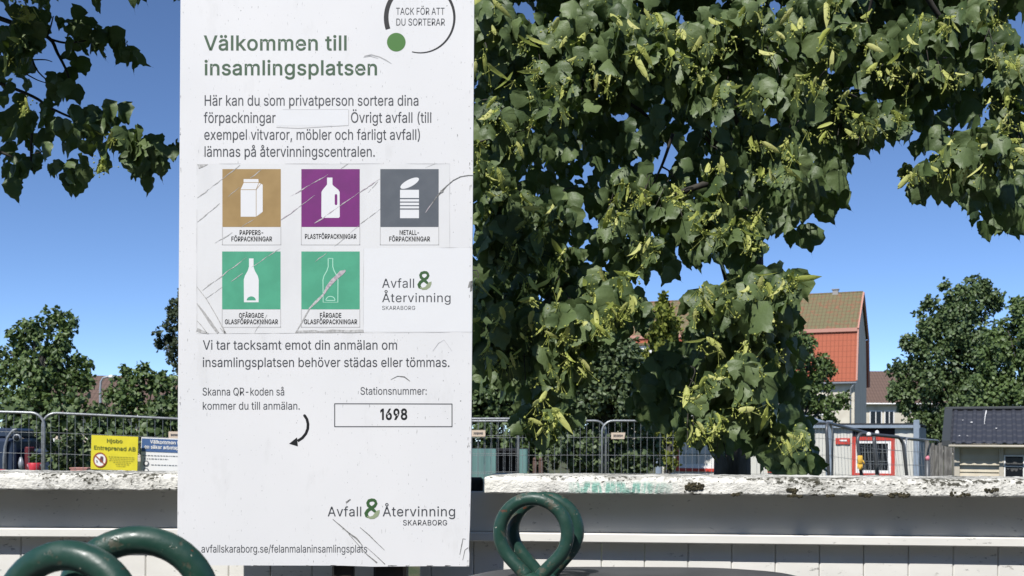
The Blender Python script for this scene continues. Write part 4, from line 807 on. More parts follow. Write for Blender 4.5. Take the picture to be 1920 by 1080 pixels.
def container(cx, cy, loops, label):
    c = thing("recycling_container", Vector((cx, cy, 0)), label, "recycling container", "grey recycling containers")
    secs = [(.02, .50, .37), (.05, .53, .395), (.9, .58, .44), (1.1, .57, .43), (1.2, .54, .40), (1.255, .485, .345), (1.288, .42, .305), (1.304, .355, .28), (1.311, .29, .24), (1.315, .18, .15), (1.316, .05, .04)]
    def ring(z, hx, hy, n=48):
        out = []
        for i in range(n):
            t = 2 * math.pi * i / n; e = .5
            out.append((cx + math.copysign(abs(math.cos(t)) ** e, math.cos(t)) * hx, cy + math.copysign(abs(math.sin(t)) ** e, math.sin(t)) * hy, z))
        return out
    def loft(ss):
        mb = MB(); n = 48; vs = []
        for s in ss: vs += ring(*s)
        fs = [(a * n + k, a * n + (k + 1) % n, (a + 1) * n + (k + 1) % n, (a + 1) * n + k) for a in range(len(ss) - 1) for k in range(n)]
        fs += [tuple(range(n - 1, -1, -1)), tuple((len(ss) - 1) * n + k for k in range(n))]
        mb.add(vs, fs); return mb
    loft(secs[:5]).build("body", M_CONT, c, True)
    loft([(1.203, .545, .405)] + secs[5:]).build("lid", M_CONT, c, True)
    for s in (-1, 1):
        mb = MB(); mb.bevbox(cx + s * .22 - .1, cx + s * .22 + .1, cy - .455, cy - .41, .98, 1.07, .01)
        mb.build("filling_hole", M_STEEL, c)
    for (lc, h, rm, rod, bz) in loops:
        mb = MB(); mb.tube(loop_path(lc, rm, bz, h), rod, 16)
        l = mb.build("lifting_loop", M_GREEN, c, True)
        mb = MB()
        mb.tube([(lc.x, lc.y, 1.285), (lc.x, lc.y, bz - .004), (lc.x, lc.y, bz + .004), (lc.x, lc.y, bz + .010)], [.030, .028, .023, .010], 18)
        mb.build("collar", M_GREEN, l, True)
    return c
ra = (P(999, 1000, 2.19) - Vector((0, 0, EYE)))
rc = P(1000, 1000, 2.19); rc2 = rc + Vector((.0255, .05, .001))
hh = Vector((.97, -.24, 0)).normalized()
container(.278, 2.2, [(rc, hh, .0722, .0140, 1.318), (rc2, Vector((.985, -.12, 0)).normalized(), .069, .0140, 1.318)],
          "grey recycling container right of the sign, its two green lifting loops nearly in line")
lf = P(128, 1163, 1.09); lf.z = 1.4955 - .0715 - .0155
lr = P(259, 1140, 1.15); lr.z = 1.5045 - .0715 - .0155
container(-.43, 1.1, [(lf, Vector((.96, -.2, 0)).normalized(), .0725, .0155, 1.312), (lr, Vector((.97, .1, 0)).normalized(), .0735, .0155, 1.312)],
          "nearest recycling container, its two large green lifting loops standing side by side below the sign")

# ================================================================== lime trees near the camera
M_LIME = leaf_mat("lime leaf", (.060, .095, .034), (.140, .188, .074), .5, .36, .13)
M_BRACT = leaf_mat("pale lime bract", (.40, .45, .09), (.62, .62, .24), .6, .3, .3, (.5, .6, .15))
M_BARK = mat("lime bark", (.045, .04, .032), .9, col2=(.10, .095, .085), scale=14, bump=.7, bscale=50, stretch=(1, 1, .35))
M_TWIG = mat("twig bark", (.022, .019, .015), .85, col2=(.05, .045, .035), scale=30)

# half outline of a heart-shaped leaf: (along, across), base at 0, drip tip at the end
LEAF = [(-.05, .10), (-.07, .22), (.0, .37), (.12, .47), (.27, .50), (.42, .47), (.56, .40), (.69, .28), (.80, .16), (.92, .06), (1.03, .022)]
MID = [0.0, .12, .27, .45, .65, .82]
def leaf_template():
    pts = [(0, y) for y in MID] + [(0, 1.17)]
    nm = len(pts)
    R_, L_ = [], []
    for i, (y, x) in enumerate(LEAF):
        j = .026 * (1 if i % 2 else -1)
        R_.append(len(pts)); pts.append((x + j, y))
    for i, (y, x) in enumerate(LEAF):
        j = .026 * (1 if i % 2 else -1)
        L_.append(len(pts)); pts.append((-x - j, y))
    near = [0, 0, 1, 1, 2, 3, 3, 4, 5, 5, 5]
    tris = []
    for side, S in ((1, R_), (-1, L_)):
        for i in range(len(S)):
            if i + 1 < len(S):
                a, b = S[i], S[i + 1]; m = near[i]; m2 = near[i + 1]
                t = [(m, a, b)] + ([(m, b, m2)] if m2 != m else [])
            else:
                t = [(near[i], S[i], nm - 1)]
            tris += [q if side > 0 else (q[0], q[2], q[1]) for q in t]
        tris += [(5, nm - 1, nm - 1)] * 0
    # middle rib triangles already share the rib points
    return np.array(pts), np.array(tris)
LT_P, LT_T = leaf_template()

def mesh_from(name, V, T, tint, mats, parent, smooth=True):
    me = bpy.data.meshes.new(name)
    l = root_loc(parent)
    V = V - np.array([l.x, l.y, l.z])
    nv, nt_ = len(V), len(T); k = T.shape[1]
    me.vertices.add(nv); me.vertices.foreach_set("co", V.astype(np.float32).ravel())
    me.loops.add(nt_ * k); me.loops.foreach_set("vertex_index", T.astype(np.int32).ravel())
    me.polygons.add(nt_); me.polygons.foreach_set("loop_start", np.arange(0, nt_ * k, k, dtype=np.int32))
    me.polygons.foreach_set("use_smooth", np.full(nt_, smooth))
    a = me.attributes.new("tint", 'FLOAT', 'POINT'); a.data.foreach_set("value", tint.astype(np.float32))
    me.materials.append(mats)
    me.update(); me.validate()
    o = bpy.data.objects.new(name, me); COL.objects.link(o); o.parent = parent
    return o

def unit(a): return a / np.maximum(np.linalg.norm(a, axis=1, keepdims=True), 1e-9)

def frames(t, n):
    t = unit(t); n = n - (n * t).sum(1, keepdims=True) * t; n = unit(n)
    return np.cross(t, n), t, n

def leaves_mesh(name, pos, tip, nrm, size, parent, m, tmpl=None):
    P_, T_ = tmpl or (LT_P, LT_T)
    N = len(pos)
    X, Y, Z = frames(tip, nrm)
    fold = rng.uniform(.25, 1.15, N); curl = rng.uniform(-.05, .5, N); roll = rng.normal(0, .18, N)
    wid = rng.uniform(.8, 1.05, N)
    lx = P_[None, :, 0] * wid[:, None]; ly = np.repeat(P_[None, :, 1], N, 0)
    lz = -fold[:, None] * np.abs(lx) ** 1.25 - curl[:, None] * np.maximum(ly, 0) ** 2 * .8 + roll[:, None] * lx * ly * 2
    lz += .07 * np.sin(ly * 14 + rng.uniform(0, 6, N)[:, None]) * np.abs(lx) * 2 + .05 * np.sin(lx * 11 + rng.uniform(0, 6, N)[:, None])
    V = pos[:, None, :] + size[:, None, None] * (lx[..., None] * X[:, None, :] + ly[..., None] * Y[:, None, :] + lz[..., None] * Z[:, None, :])
    T = (T_[None] + (np.arange(N) * len(P_))[:, None, None]).reshape(-1, 3)
    tint = np.repeat(np.clip(rng.normal(.45, .28, N), 0, 1), len(P_))
    return mesh_from(name, V.reshape(-1, 3), T, tint, m, parent)

def in_poly(p, poly):
    x, y = p[:, 0], p[:, 1]; c = np.zeros(len(p), bool)
    for i in range(len(poly)):
        x0, y0 = poly[i - 1]; x1, y1 = poly[i]
        k = ((y0 > y) != (y1 > y)) & (x < (x1 - x0) * (y - y0) / ((y1 - y0) or 1e-9) + x0)
        c ^= k
    return c
def sample_poly(poly, n, holes=()):
    poly = [tuple(map(float, q)) for q in poly]
    a = np.array(poly); lo, hi = a.min(0), a.max(0)
    out = []
    while sum(map(len, out)) < n:
        p = rng.uniform(lo, hi, (n * 3 + 50, 2))
        k = in_poly(p, poly)
        for h in holes:
            k &= ~in_poly(p, h)
        out.append(p[k])
    return np.concatenate(out)[:n]
def poly_area(p): return abs(_area(p))

def hang(n, up=.55, out=(-.18, -.62, .35), spread=.7, droop=1.15):
    """drooping leaf directions: tips down, blades turned to the light"""
    tip = np.stack([rng.normal(0, .40, n), rng.normal(-.15, .38, n), -droop + rng.normal(0, .3, n)], 1)
    nrm = np.array(out)[None] + rng.normal(0, spread, (n, 3)) * np.array([1, .8, .7])
    return tip, nrm

def clump(u, v, r, d, dens, rad=.14):
    """leaf bases in a ball round a branch end that shows at (u, v)"""
    n = max(3, int(math.pi * r * r * dens / 1000))
    q = rng.normal(0, 1, (n, 3)); q = unit(q) * rng.uniform(0.15, 1, (n, 1)) ** .5
    c = np.array(P(u, v - 14, d)); m = r / F * d
    return c + q * np.array([m, min(m, .2), m * .92])

def blossoms(name, pos, parent):
    """pale bracts with small round flower buds on stalks"""
    bx = np.array([(0, 0), (.12, .12), (.17, .4), (.14, .75), (0, 1.0), (-.14, .75), (-.17, .4), (-.12, .12), (0, .4), (0, .75)])
    bt = np.array([(0, 1, 8), (1, 2, 8), (2, 3, 9), (2, 9, 8), (3, 4, 9), (4, 5, 9), (5, 6, 9), (6, 8, 9), (6, 7, 8), (7, 0, 8)])
    n = len(pos)
    tip, nrm = hang(n, spread=.7, droop=.6)
    V = []; T = []; tint = []; off = 0
    X, Y, Z = frames(tip, nrm)
    s = rng.uniform(.032, .064, n)
    lz = -np.abs(bx[:, 0]) * .9 - rng.uniform(-.9, 1.6, (n, 1)) * bx[:, 1] ** 2
    W = pos[:, None] + s[:, None, None] * (bx[None, :, 0, None] * X[:, None] + bx[None, :, 1, None] * Y[:, None] + lz[..., None] * Z[:, None])
    V.append(W.reshape(-1, 3)); T.append((bt[None] + (np.arange(n) * 10)[:, None, None]).reshape(-1, 3)); tint.append(np.repeat(rng.uniform(0, 1, n), 10)); off = n * 10
    oc = np.array([(1, 0, 0), (-1, 0, 0), (0, 1, 0), (0, -1, 0), (0, 0, 1), (0, 0, -1)], float)
    ot = np.array([(0, 2, 4), (2, 1, 4), (1, 3, 4), (3, 0, 4), (2, 0, 5), (1, 2, 5), (3, 1, 5), (0, 3, 5)])
    k = 7
    base = pos + s[:, None] * .55 * Y
    for j in range(k):
        c = base + rng.normal(0, .017, (n, 3)) + np.array([0, -.008, -.012])
        r = rng.uniform(.0024, .0046, n)
        W = c[:, None] + oc[None] * r[:, None, None]
        V.append(W.reshape(-1, 3)); T.append((ot[None] + (np.arange(n) * 6)[:, None, None]).reshape(-1, 3) + off); tint.append(np.repeat(rng.uniform(0, .5, n), 6)); off += n * 6
        # stalk: a thin three-sided sliver
        w = np.array([.0007, 0, 0]); h = np.array([0, .0007, .0005])
        S = np.stack([base - w, base + w, base + h, c - w * .7, c + w * .7, c + h * .7], 1)
        V.append(S.reshape(-1, 3))
        st = np.array([(0, 1, 4), (0, 4, 3), (1, 2, 5), (1, 5, 4), (2, 0, 3), (2, 3, 5)])
        T.append((st[None] + (np.arange(n) * 6)[:, None, None]).reshape(-1, 3) + off); tint.append(np.repeat(rng.uniform(0, .3, n), 6)); off += n * 6
    return mesh_from(name, np.concatenate(V), np.concatenate(T), np.concatenate(tint), M_BRACT, parent)

def limb(mb, pts, r0, r1, n=7, sub=4):
    """tapering limb through points with a little wander"""
    pts = [Vector(p) for p in pts]
    out = []
    for i in range(len(pts) - 1):
        p0 = pts[max(i - 1, 0)]; p1 = pts[i]; p2 = pts[i + 1]; p3 = pts[min(i + 2, len(pts) - 1)]
        for k in range(sub):
            t = k / sub
            out.append(.5 * ((2 * p1) + (p2 - p0) * t + (2 * p0 - 5 * p1 + 4 * p2 - p3) * t * t + (3 * p1 - p0 - 3 * p2 + p3) * t ** 3))
    out.append(pts[-1])
    N = len(out)
    mb.tube(out, [r0 + (r1 - r0) * i / (N - 1) for i in range(N)], n)

# ---- the big lime right of the sign
TR = Vector((1.27, 6.1, 0))
lime = thing("lime_tree", TR, "large lime tree in flower hanging over the wall right of the sign", "tree")
mb = MB()
limb(mb, [TR + Vector((0, 0, -.1)), TR + Vector((.02, 0, .5)), TR + Vector((-.02, -.05, 1.6)), TR + Vector((.05, -.1, 2.6)), TR + Vector((0, -.1, 3.6)), TR + Vector((.1, -.2, 5.4)), TR + Vector((0, 0, 7))], .13, .05, 12)
mb.build("trunk", M_BARK, lime, True)

fill = [  # shaded inner foliage: outline in the photo, distance range, leaves per 1000 px2
    ([(835, -60), (1960, -60), (1960, 5), (1895, 10), (1885, 60), (1905, 90), (1960, 110), (1960, 430), (1900, 425), (1835, 440), (1818, 425), (1840, 395), (1800, 370), (1760, 375), (1740, 340), (1760, 290), (1725, 290),
      (1712, 262), (1660, 262), (1610, 285), (1590, 300), (1560, 335), (1582, 360), (1560, 395), (1520, 405), (1518, 440), (1500, 460), (1478, 440), (1440, 425), (1425, 470), (1400, 490), (1340, 490), (1300, 500), (1215, 520), (1190, 545),
      (1150, 545), (1060, 560), (960, 600), (835, 600)], 4.2, 5.7, 4.8),
    ([(835, 600), (960, 600), (1080, 560), (1200, 545), (1200, 570), (1205, 615), (1150, 630), (1120, 660), (1090, 690), (1090, 710), (1050, 740), (1020, 760), (960, 740), (900, 720), (835, 730)], 4.1, 5.2, 4.6),
    ([(1296, 655), (1300, 575), (1340, 540), (1400, 500), (1480, 540), (1500, 600), (1490, 680), (1505, 740), (1500, 800), (1520, 850), (1525, 885), (1460, 888), (1440, 860), (1380, 840), (1300, 805), (1250, 795), (1200, 775), (1190, 750), (1210, 715), (1260, 680)], 4.1, 5.5, 5.2),
    ([(1190, 715), (1225, 665), (1305, 640), (1320, 800), (1262, 800), (1200, 780), (1178, 745)], 4.0, 5.0, 6.0),
    ([(1400, 500), (1480, 540), (1500, 600), (1495, 700), (1510, 750), (1515, 820), (1530, 880), (1470, 885), (1400, 860)], 3.9, 4.6, 1.8),
    ([(1400, 290), (1590, 285), (1588, 360), (1545, 395), (1515, 450), (1485, 452), (1440, 420), (1400, 410)], 3.85, 4.4, 2.6),
    ([(1735, 320), (1930, 320), (1930, 415), (1835, 420), (1805, 365)], 3.85, 4.3, 2.2),
    ([(1600, -40), (1800, -40), (1790, 40), (1620, 55)], 4.0, 4.6, 3.0),
    ([(965, 740), (1050, 740), (1085, 770), (1060, 800), (1000, 800), (965, 790)], 3.8, 4.3, 2.8),
]
holes = [[(1228, 285), (1262, 258), (1275, 300), (1268, 335), (1235, 350), (1215, 330)], [(978, 20), (1000, 18), (1010, 55), (985, 62), (972, 45)], [(1538, 118), (1565, 116), (1570, 140), (1545, 142)],
         [(1598, 155), (1640, 160), (1635, 198), (1600, 198)], [(1745, 192), (1765, 190), (1762, 205), (1748, 206)], [(1802, 215), (1825, 218), (1820, 245), (1803, 248)], [(1165, 210), (1180, 205), (1175, 222), (1160, 225)],
         [(1100, 370), (1120, 365), (1115, 420), (1105, 425)], [(1185, 520), (1220, 505), (1250, 512), (1290, 500), (1330, 480), (1328, 520), (1280, 545), (1240, 560), (1190, 565)], [(1325, 390), (1350, 385), (1345, 410), (1325, 408)],
         [(985, 515), (1010, 512), (1000, 528)], [(1800, 120), (1815, 118), (1812, 135), (1800, 135)], [(1368, 425), (1385, 430), (1375, 445)], [(1540, 160), (1560, 155), (1572, 175), (1550, 180)]]
lit = [(930, 45, 60, 0), (1010, 95, 66, 0), (1080, 60, 60, 0), (1150, 30, 50, 0), (1190, 110, 68, 0), (1100, 150, 68, 0), (1000, 165, 58, 0), (920, 130, 44, 0), (930, 225, 42, 0), (1000, 215, 44, 0), (1060, 200, 50, 0),
       (1130, 175, 46, 0), (1225, 55, 40, 0), (1240, 105, 50, 0), (1300, 85, 42, 0), (1345, 55, 48, 0), (1370, 120, 50, 0), (1300, 150, 42, 0), (1345, 195, 40, 0), (1400, 25, 40, 0), (950, 275, 38, 0), (905, 300, 34, 0),
       (1430, 85, 50, 0), (1500, 45, 48, 0), (1555, 15, 42, 0), (1550, 90, 48, 0), (1600, 85, 40, 0), (1680, 85, 56, 0), (1740, 80, 50, 0), (1660, 135, 46, 0), (1705, 165, 48, 0), (1765, 145, 40, 0), (1785, 60, 38, 0), (1840, 20, 30, 0),
       (1850, 70, 36, 0), (1870, 115, 40, 0), (1905, 145, 40, 0), (1880, 195, 40, 0), (1430, 190, 40, 0), (1480, 165, 38, 0), (1525, 190, 34, 0), (1580, 205, 38, 0), (1605, 235, 38, 0), (1660, 235, 36, 0), (1560, 255, 40, 0),
       (1420, 265, 44, 0), (1475, 280, 42, 0), (1850, 265, 46, 0), (1795, 290, 34, 0), (1885, 300, 40, 0), (1830, 325, 38, 0), (1760, 330, 30, 0), (1900, 240, 40, 0), (1705, 345, 30, 0),
       (920, 345, 38, 0), (965, 390, 38, 0), (925, 425, 52, 0), (1000, 420, 50, 0), (1050, 395, 46, 0), (1010, 465, 40, 0), (950, 485, 38, 0), (1160, 360, 48, 0), (1205, 375, 46, 0), (1165, 425, 40, 0), (1235, 385, 40, 0),
       (1275, 395, 34, 0), (1335, 395, 38, 0), (1305, 440, 36, 0), (1365, 455, 38, 0), (1345, 325, 32, 0), (1395, 440, 30, 0), (905, 555, 40, 0), (980, 560, 48, 0), (1060, 545, 50, 0), (1115, 540, 44, 0), (1050, 505, 38, 0), (1205, 470, 38, 0),
       (1430, 330, 38, 0), (1475, 320, 28, 0), (1420, 425, 28, 0), (1405, 480, 28, 0),
       (1145, 575, 34, 1), (1185, 585, 22, 1), (1150, 615, 22, 1), (1120, 630, 26, 1), (1315, 560, 20, 1), (1165, 545, 28, 1), (1310, 590, 24, 1), (920, 665, 42, 1), (965, 680, 38, 1), (1000, 635, 40, 1), (1045, 670, 40, 1), (1065, 705, 36, 1), (1020, 715, 38, 1), (1010, 600, 46, 1), (1065, 605, 46, 1), (1105, 620, 36, 1), (1030, 775, 42, 1), (1005, 805, 28, 1), (1045, 795, 34, 1), (930, 610, 40, 1),
       (1340, 575, 48, 1), (1395, 580, 48, 1), (1435, 600, 44, 1), (1465, 555, 38, 1), (1335, 670, 42, 1), (1400, 640, 48, 1), (1445, 660, 42, 1), (1400, 710, 48, 1), (1340, 725, 36, 1), (1385, 765, 38, 1), (1300, 745, 28, 1), (1330, 800, 36, 1),
       (1292, 815, 20, 1), (1425, 775, 36, 1), (1450, 825, 40, 1), (1490, 835, 26, 1), (1335, 830, 26, 1), (1470, 530, 32, 1), (1430, 530, 34, 1)]
pos = []
for poly, d0, d1, dens in fill:
    n = int(poly_area(poly) * dens / 1000)
    uv = sample_poly(poly, n, holes)
    pos.append(PA(np.column_stack([uv - np.array([0, 12]), rng.uniform(d0, d1, n)])))
npi = sum(map(len, pos))
for (u, v, r, low) in lit:
    d = rng.uniform(3.4, 3.7) if not low else rng.uniform(3.2, 3.42)
    pos.append(clump(u, v, r * .92, d, 4.0))
nfr = sum(map(len, pos)) - npi
# crown above the picture, and the far side of the crown
n = 5200
q = unit(rng.normal(0, 1, (n, 3))) * rng.uniform(.3, 1, (n, 1)) ** .45
up = np.array([1.35, 6.0, 4.9]) + q * np.array([2.6, 2.55, 2.3])
top_v = 825 - (up[:, 2] - 1.6) / up[:, 1] * F
up = up[(top_v < -20) & (up[:, 2] > 3.0)]
pos.append(up)
# unseen boughs added over the picture to shade the foliage behind the sunlit clumps
n = 3000
pos.append(PA(np.column_stack([rng.uniform(640, 2200, n), rng.uniform(-900, -45, n), rng.uniform(3.8, 4.7, n)])))
pos_all = np.concatenate(pos)
tip, nrm = hang(len(pos_all))
size = rng.uniform(.046, .088, len(pos_all)) * np.where(rng.random(len(pos_all)) < .15, 1.3, 1.0); size[:npi] *= 1.12; size[npi + nfr:] *= 1.7
crown = leaves_mesh("crown", pos_all, tip, nrm, size, lime, M_LIME)
bl = np.concatenate([clump(u, v - 6, r * .8, 3.4 - .2 * low, .22) for (u, v, r, low) in lit])
bl[:, 1] = np.minimum(bl[:, 1], 3.5) - .02
blossoms("blossoms", bl, lime)
mb = MB()
hub = TR + Vector((0, -.1, 2.4))
for (u, v, r, low) in [q for q in lit if q[1] < 150 and q[0] < 1600][::3]:
    e = P(u, v - 10, 3.9)
    m1 = hub.lerp(e, .4) + Vector((random.uniform(-.15, .15), random.uniform(-.1, .1), .25))
    m2 = hub.lerp(e, .75) + Vector((random.uniform(-.08, .08), 0, .15))
    b0 = TR + Vector((0, -.1, random.uniform(2.0, 3.8)))
    limb(mb, [b0, m1, m2, e], random.uniform(.012, .02), .003, 6)
for (u, v, r, low) in [q for q in lit if q[1] > 60 and not (q[0] > 1410 and q[1] > 290) and not (q[0] > 1100 and 480 < q[1] < 640)]:      # twigs that carry the clumps
    d = 3.3 if low else 3.55
    e = P(u, v - 10, d)
    for k in range(2):
        f_ = P(u + random.uniform(-30, 30), v - random.uniform(30, 60), d + random.uniform(.15, .5))
        limb(mb, [f_, f_.lerp(e, .5) + Vector((random.uniform(-.02, .02), 0, .02)), e + Vector((random.uniform(-.04, .04), random.uniform(-.04, .04), random.uniform(-.08, .0)))], .0026, .001, 5, 3)
for pts, d, r0, r1 in (([(1400, 318), (1345, 338), (1285, 358), (1232, 380)], 4.1, .017, .009), ([(1262, 250), (1245, 300), (1232, 330), (1215, 368)], 4.0, .007, .003), ([(1240, 312), (1256, 322), (1268, 338)], 4.0, .004, .002),
                       ([(1725, -30), (1755, 22), (1785, 58), (1800, 90)], 3.7, .011, .006), ([(1640, -20), (1630, 20), (1622, 62)], 3.7, .007, .003), ([(890, 268), (960, 250), (1010, 236)], 3.5, .003, .002),
                       ([(1560, 120), (1545, 135), (1535, 148)], 3.9, .003, .002), ([(1590, 175), (1612, 185), (1640, 200)], 3.9, .004, .002)):
    limb(mb, [P(u, v, d + .03 * i) for i, (u, v) in enumerate(pts)], r0, r1, 7)
mb.build("branches", M_TWIG, lime, True)

# ---- the lime reaching in from the left
TL = Vector((-3.9, 5.4, 0))
lime2 = thing("lime_tree", TL, "lime tree reaching in from the left edge with dark drooping sprays against the sky", "tree")
mb = MB()
limb(mb, [TL + Vector((0, 0, -.1)), TL + Vector((.03, 0, 1)), TL + Vector((0, .05, 2.4)), TL + Vector((.1, 0, 4)), TL + Vector((.1, -.1, 6.6))], .14, .05, 12)
mb.build("trunk", M_BARK, lime2, True)
polys = [([(-60, -60), (110, -60), (108, 20), (92, 32), (78, 60), (84, 110), (60, 160), (48, 250), (30, 330), (-60, 350)], 4.0, 5.0, 2.3),
         ([(10, 255), (55, 205), (120, 200), (195, 200), (222, 232), (258, 245), (290, 258), (312, 285), (305, 315), (270, 335), (240, 330), (205, 312), (160, 325), (138, 345), (118, 335), (92, 322), (60, 318), (25, 340), (10, 300)], 3.95, 4.35, 2.7)]
pos = []
for poly, d0, d1, dens in polys:
    n = int(poly_area(poly) * dens / 1000); uv = sample_poly(poly, n)
    pos.append(PA(np.column_stack([uv - np.array([0, 12]), rng.uniform(d0, d1, n)])))
for (u, v, r, k) in [(120, 48, 16, 3), (155, 50, 15, 4), (165, 75, 18, 6), (190, 84, 20, 7), (208, 70, 12, 3), (228, 98, 15, 5), (243, 112, 8, 3), (140, 105, 16, 4), (122, 145, 18, 5), (128, 165, 18, 6), (108, 185, 14, 4), (175, 4, 4, 1),
                     (300, 300, 22, 8), (322, 288, 9, 3), (265, 330, 20, 6), (140, 330, 18, 6), (20, 335, 18, 6), (35, 90, 40, 12), (50, 60, 34, 9)]:
    q = rng.uniform(-1, 1, (k, 2)) * r
    pos.append(PA(np.column_stack([np.full(k, u) + q[:, 0], np.full(k, v - 14) + q[:, 1], rng.uniform(3.95, 4.2, k)])))
for (u, v, r) in [(205, 225, 30), (240, 270, 34), (180, 240, 26), (25, 105, 34), (50, 70, 30), (265, 290, 26), (130, 240, 24)]:
    pos.append(clump(u, v, r, 3.85, 3.4))
n_in = sum(map(len, pos))
n = 3600
q = unit(rng.normal(0, 1, (n, 3))) * rng.uniform(.3, 1, (n, 1)) ** .45
up = np.array([-3.4, 5.4, 5.0]) + q * np.array([2.5, 2.1, 2.4])
vv = 825 - (up[:, 2] - 1.6) / up[:, 1] * F; uu = 960 + up[:, 0] / up[:, 1] * F
up = up[((vv < -25) | (uu < -30)) & (up[:, 2] > 2.2)]
pos.append(up)
# unseen boughs added over the visible sprays to keep them dark
qq = np.column_stack([rng.uniform(-520, 380, 1500), rng.uniform(-900, -60, 1500), rng.uniform(3.35, 4.1, 1500)])
pos.append(PA(qq))
pos_all = np.concatenate(pos)
tip, nrm = hang(len(pos_all), spread=.8)
size = rng.uniform(.05, .088, len(pos_all)); size[n_in:] *= 1.5
leaves_mesh("crown", pos_all, tip, nrm, size, lime2, M_LIME)
bl = np.concatenate([clump(u, v - 6, r, 3.82, .5) for (u, v, r) in [(45, 55, 34), (60, 40, 26), (20, 110, 30), (215, 270, 30), (195, 320, 10), (40, 215, 20)]])
blossoms("blossoms", bl, lime2)
mb = MB()
for pts, d, r0, r1 in (([(-160, -60), (-60, 10), (30, 45), (90, 70), (108, 100), (126, 136), (132, 165)], 4.1, .012, .003), ([(90, 72), (120, 80), (150, 78), (195, 72), (225, 92)], 4.08, .005, .002), ([(60, 110), (72, 135), (100, 160)], 4.05, .004, .002),
                       ([(-140, 120), (-20, 150), (60, 180), (100, 205), (180, 240), (280, 285), (325, 290)], 4.1, .008, .002), ([(88, 70), (95, 50), (100, 30)], 4.08, .004, .002), ([(60, 112), (85, 112), (98, 116)], 4.05, .003, .0015),
                       ([(48, 138), (70, 150), (95, 158)], 4.05, .003, .0015), ([(60, 250), (58, 290), (60, 320)], 4.05, .005, .003), ([(-100, 260), (0, 285), (45, 305)], 4.1, .01, .003), ([(65, 288), (85, 282), (100, 270)], 4.05, .003, .0015)):
    limb(mb, [P(u, v, d + .03 * math.sin(i)) for i, (u, v) in enumerate(pts)], r0, r1, 7)
for k in range(14):
    e = PA(np.array([[random.uniform(-80, 200), random.uniform(-500, -60), 3.9]]))[0]
    b0 = TL + Vector((.05, 0, random.uniform(2.2, 4.6)))
    limb(mb, [b0, b0.lerp(Vector(e), .5) + Vector((0, 0, .25)), Vector(e)], .022, .004, 6)
for u, v, d, z in ((-160, -60, 4.1, 3.6), (-140, 120, 4.1, 2.9), (-100, 260, 4.1, 2.3)):
    b0 = TL + Vector((0, 0, z)); e = P(u, v, d)
    limb(mb, [b0, b0.lerp(e, .5) + Vector((0, 0, .08)), e], .035, .018, 7)
mb.build("branches", M_TWIG, lime2, True)

# ================================================================== far trees, hedges and shrubs
M_T1 = leaf_mat("broad tree leaf", (.050, .085, .025), (.130, .185, .058), .5, .4, .08)
M_T2 = leaf_mat("dark tree leaf", (.048, .080, .028), (.115, .160, .058), .5, .4, .06)
M_PINE = leaf_mat("pine needles", (.026, .038, .02), (.065, .085, .04), .6, .3, .03)
M_THUJA = leaf_mat("thuja sprays", (.12, .15, .022), (.22, .235, .04), .6, .3, .05)
M_HEDGE = leaf_mat("hedge leaf", (.045, .070, .030), (.125, .165, .07), .5, .4, .08)
CARD_P = np.array([(0, 0), (.28, .38), (.22, .75), (0, 1.0), (-.22, .75), (-.28, .38)]); CARD_T = np.array([(0, 1, 3), (1, 2, 3), (0, 3, 5), (5, 3, 4)])

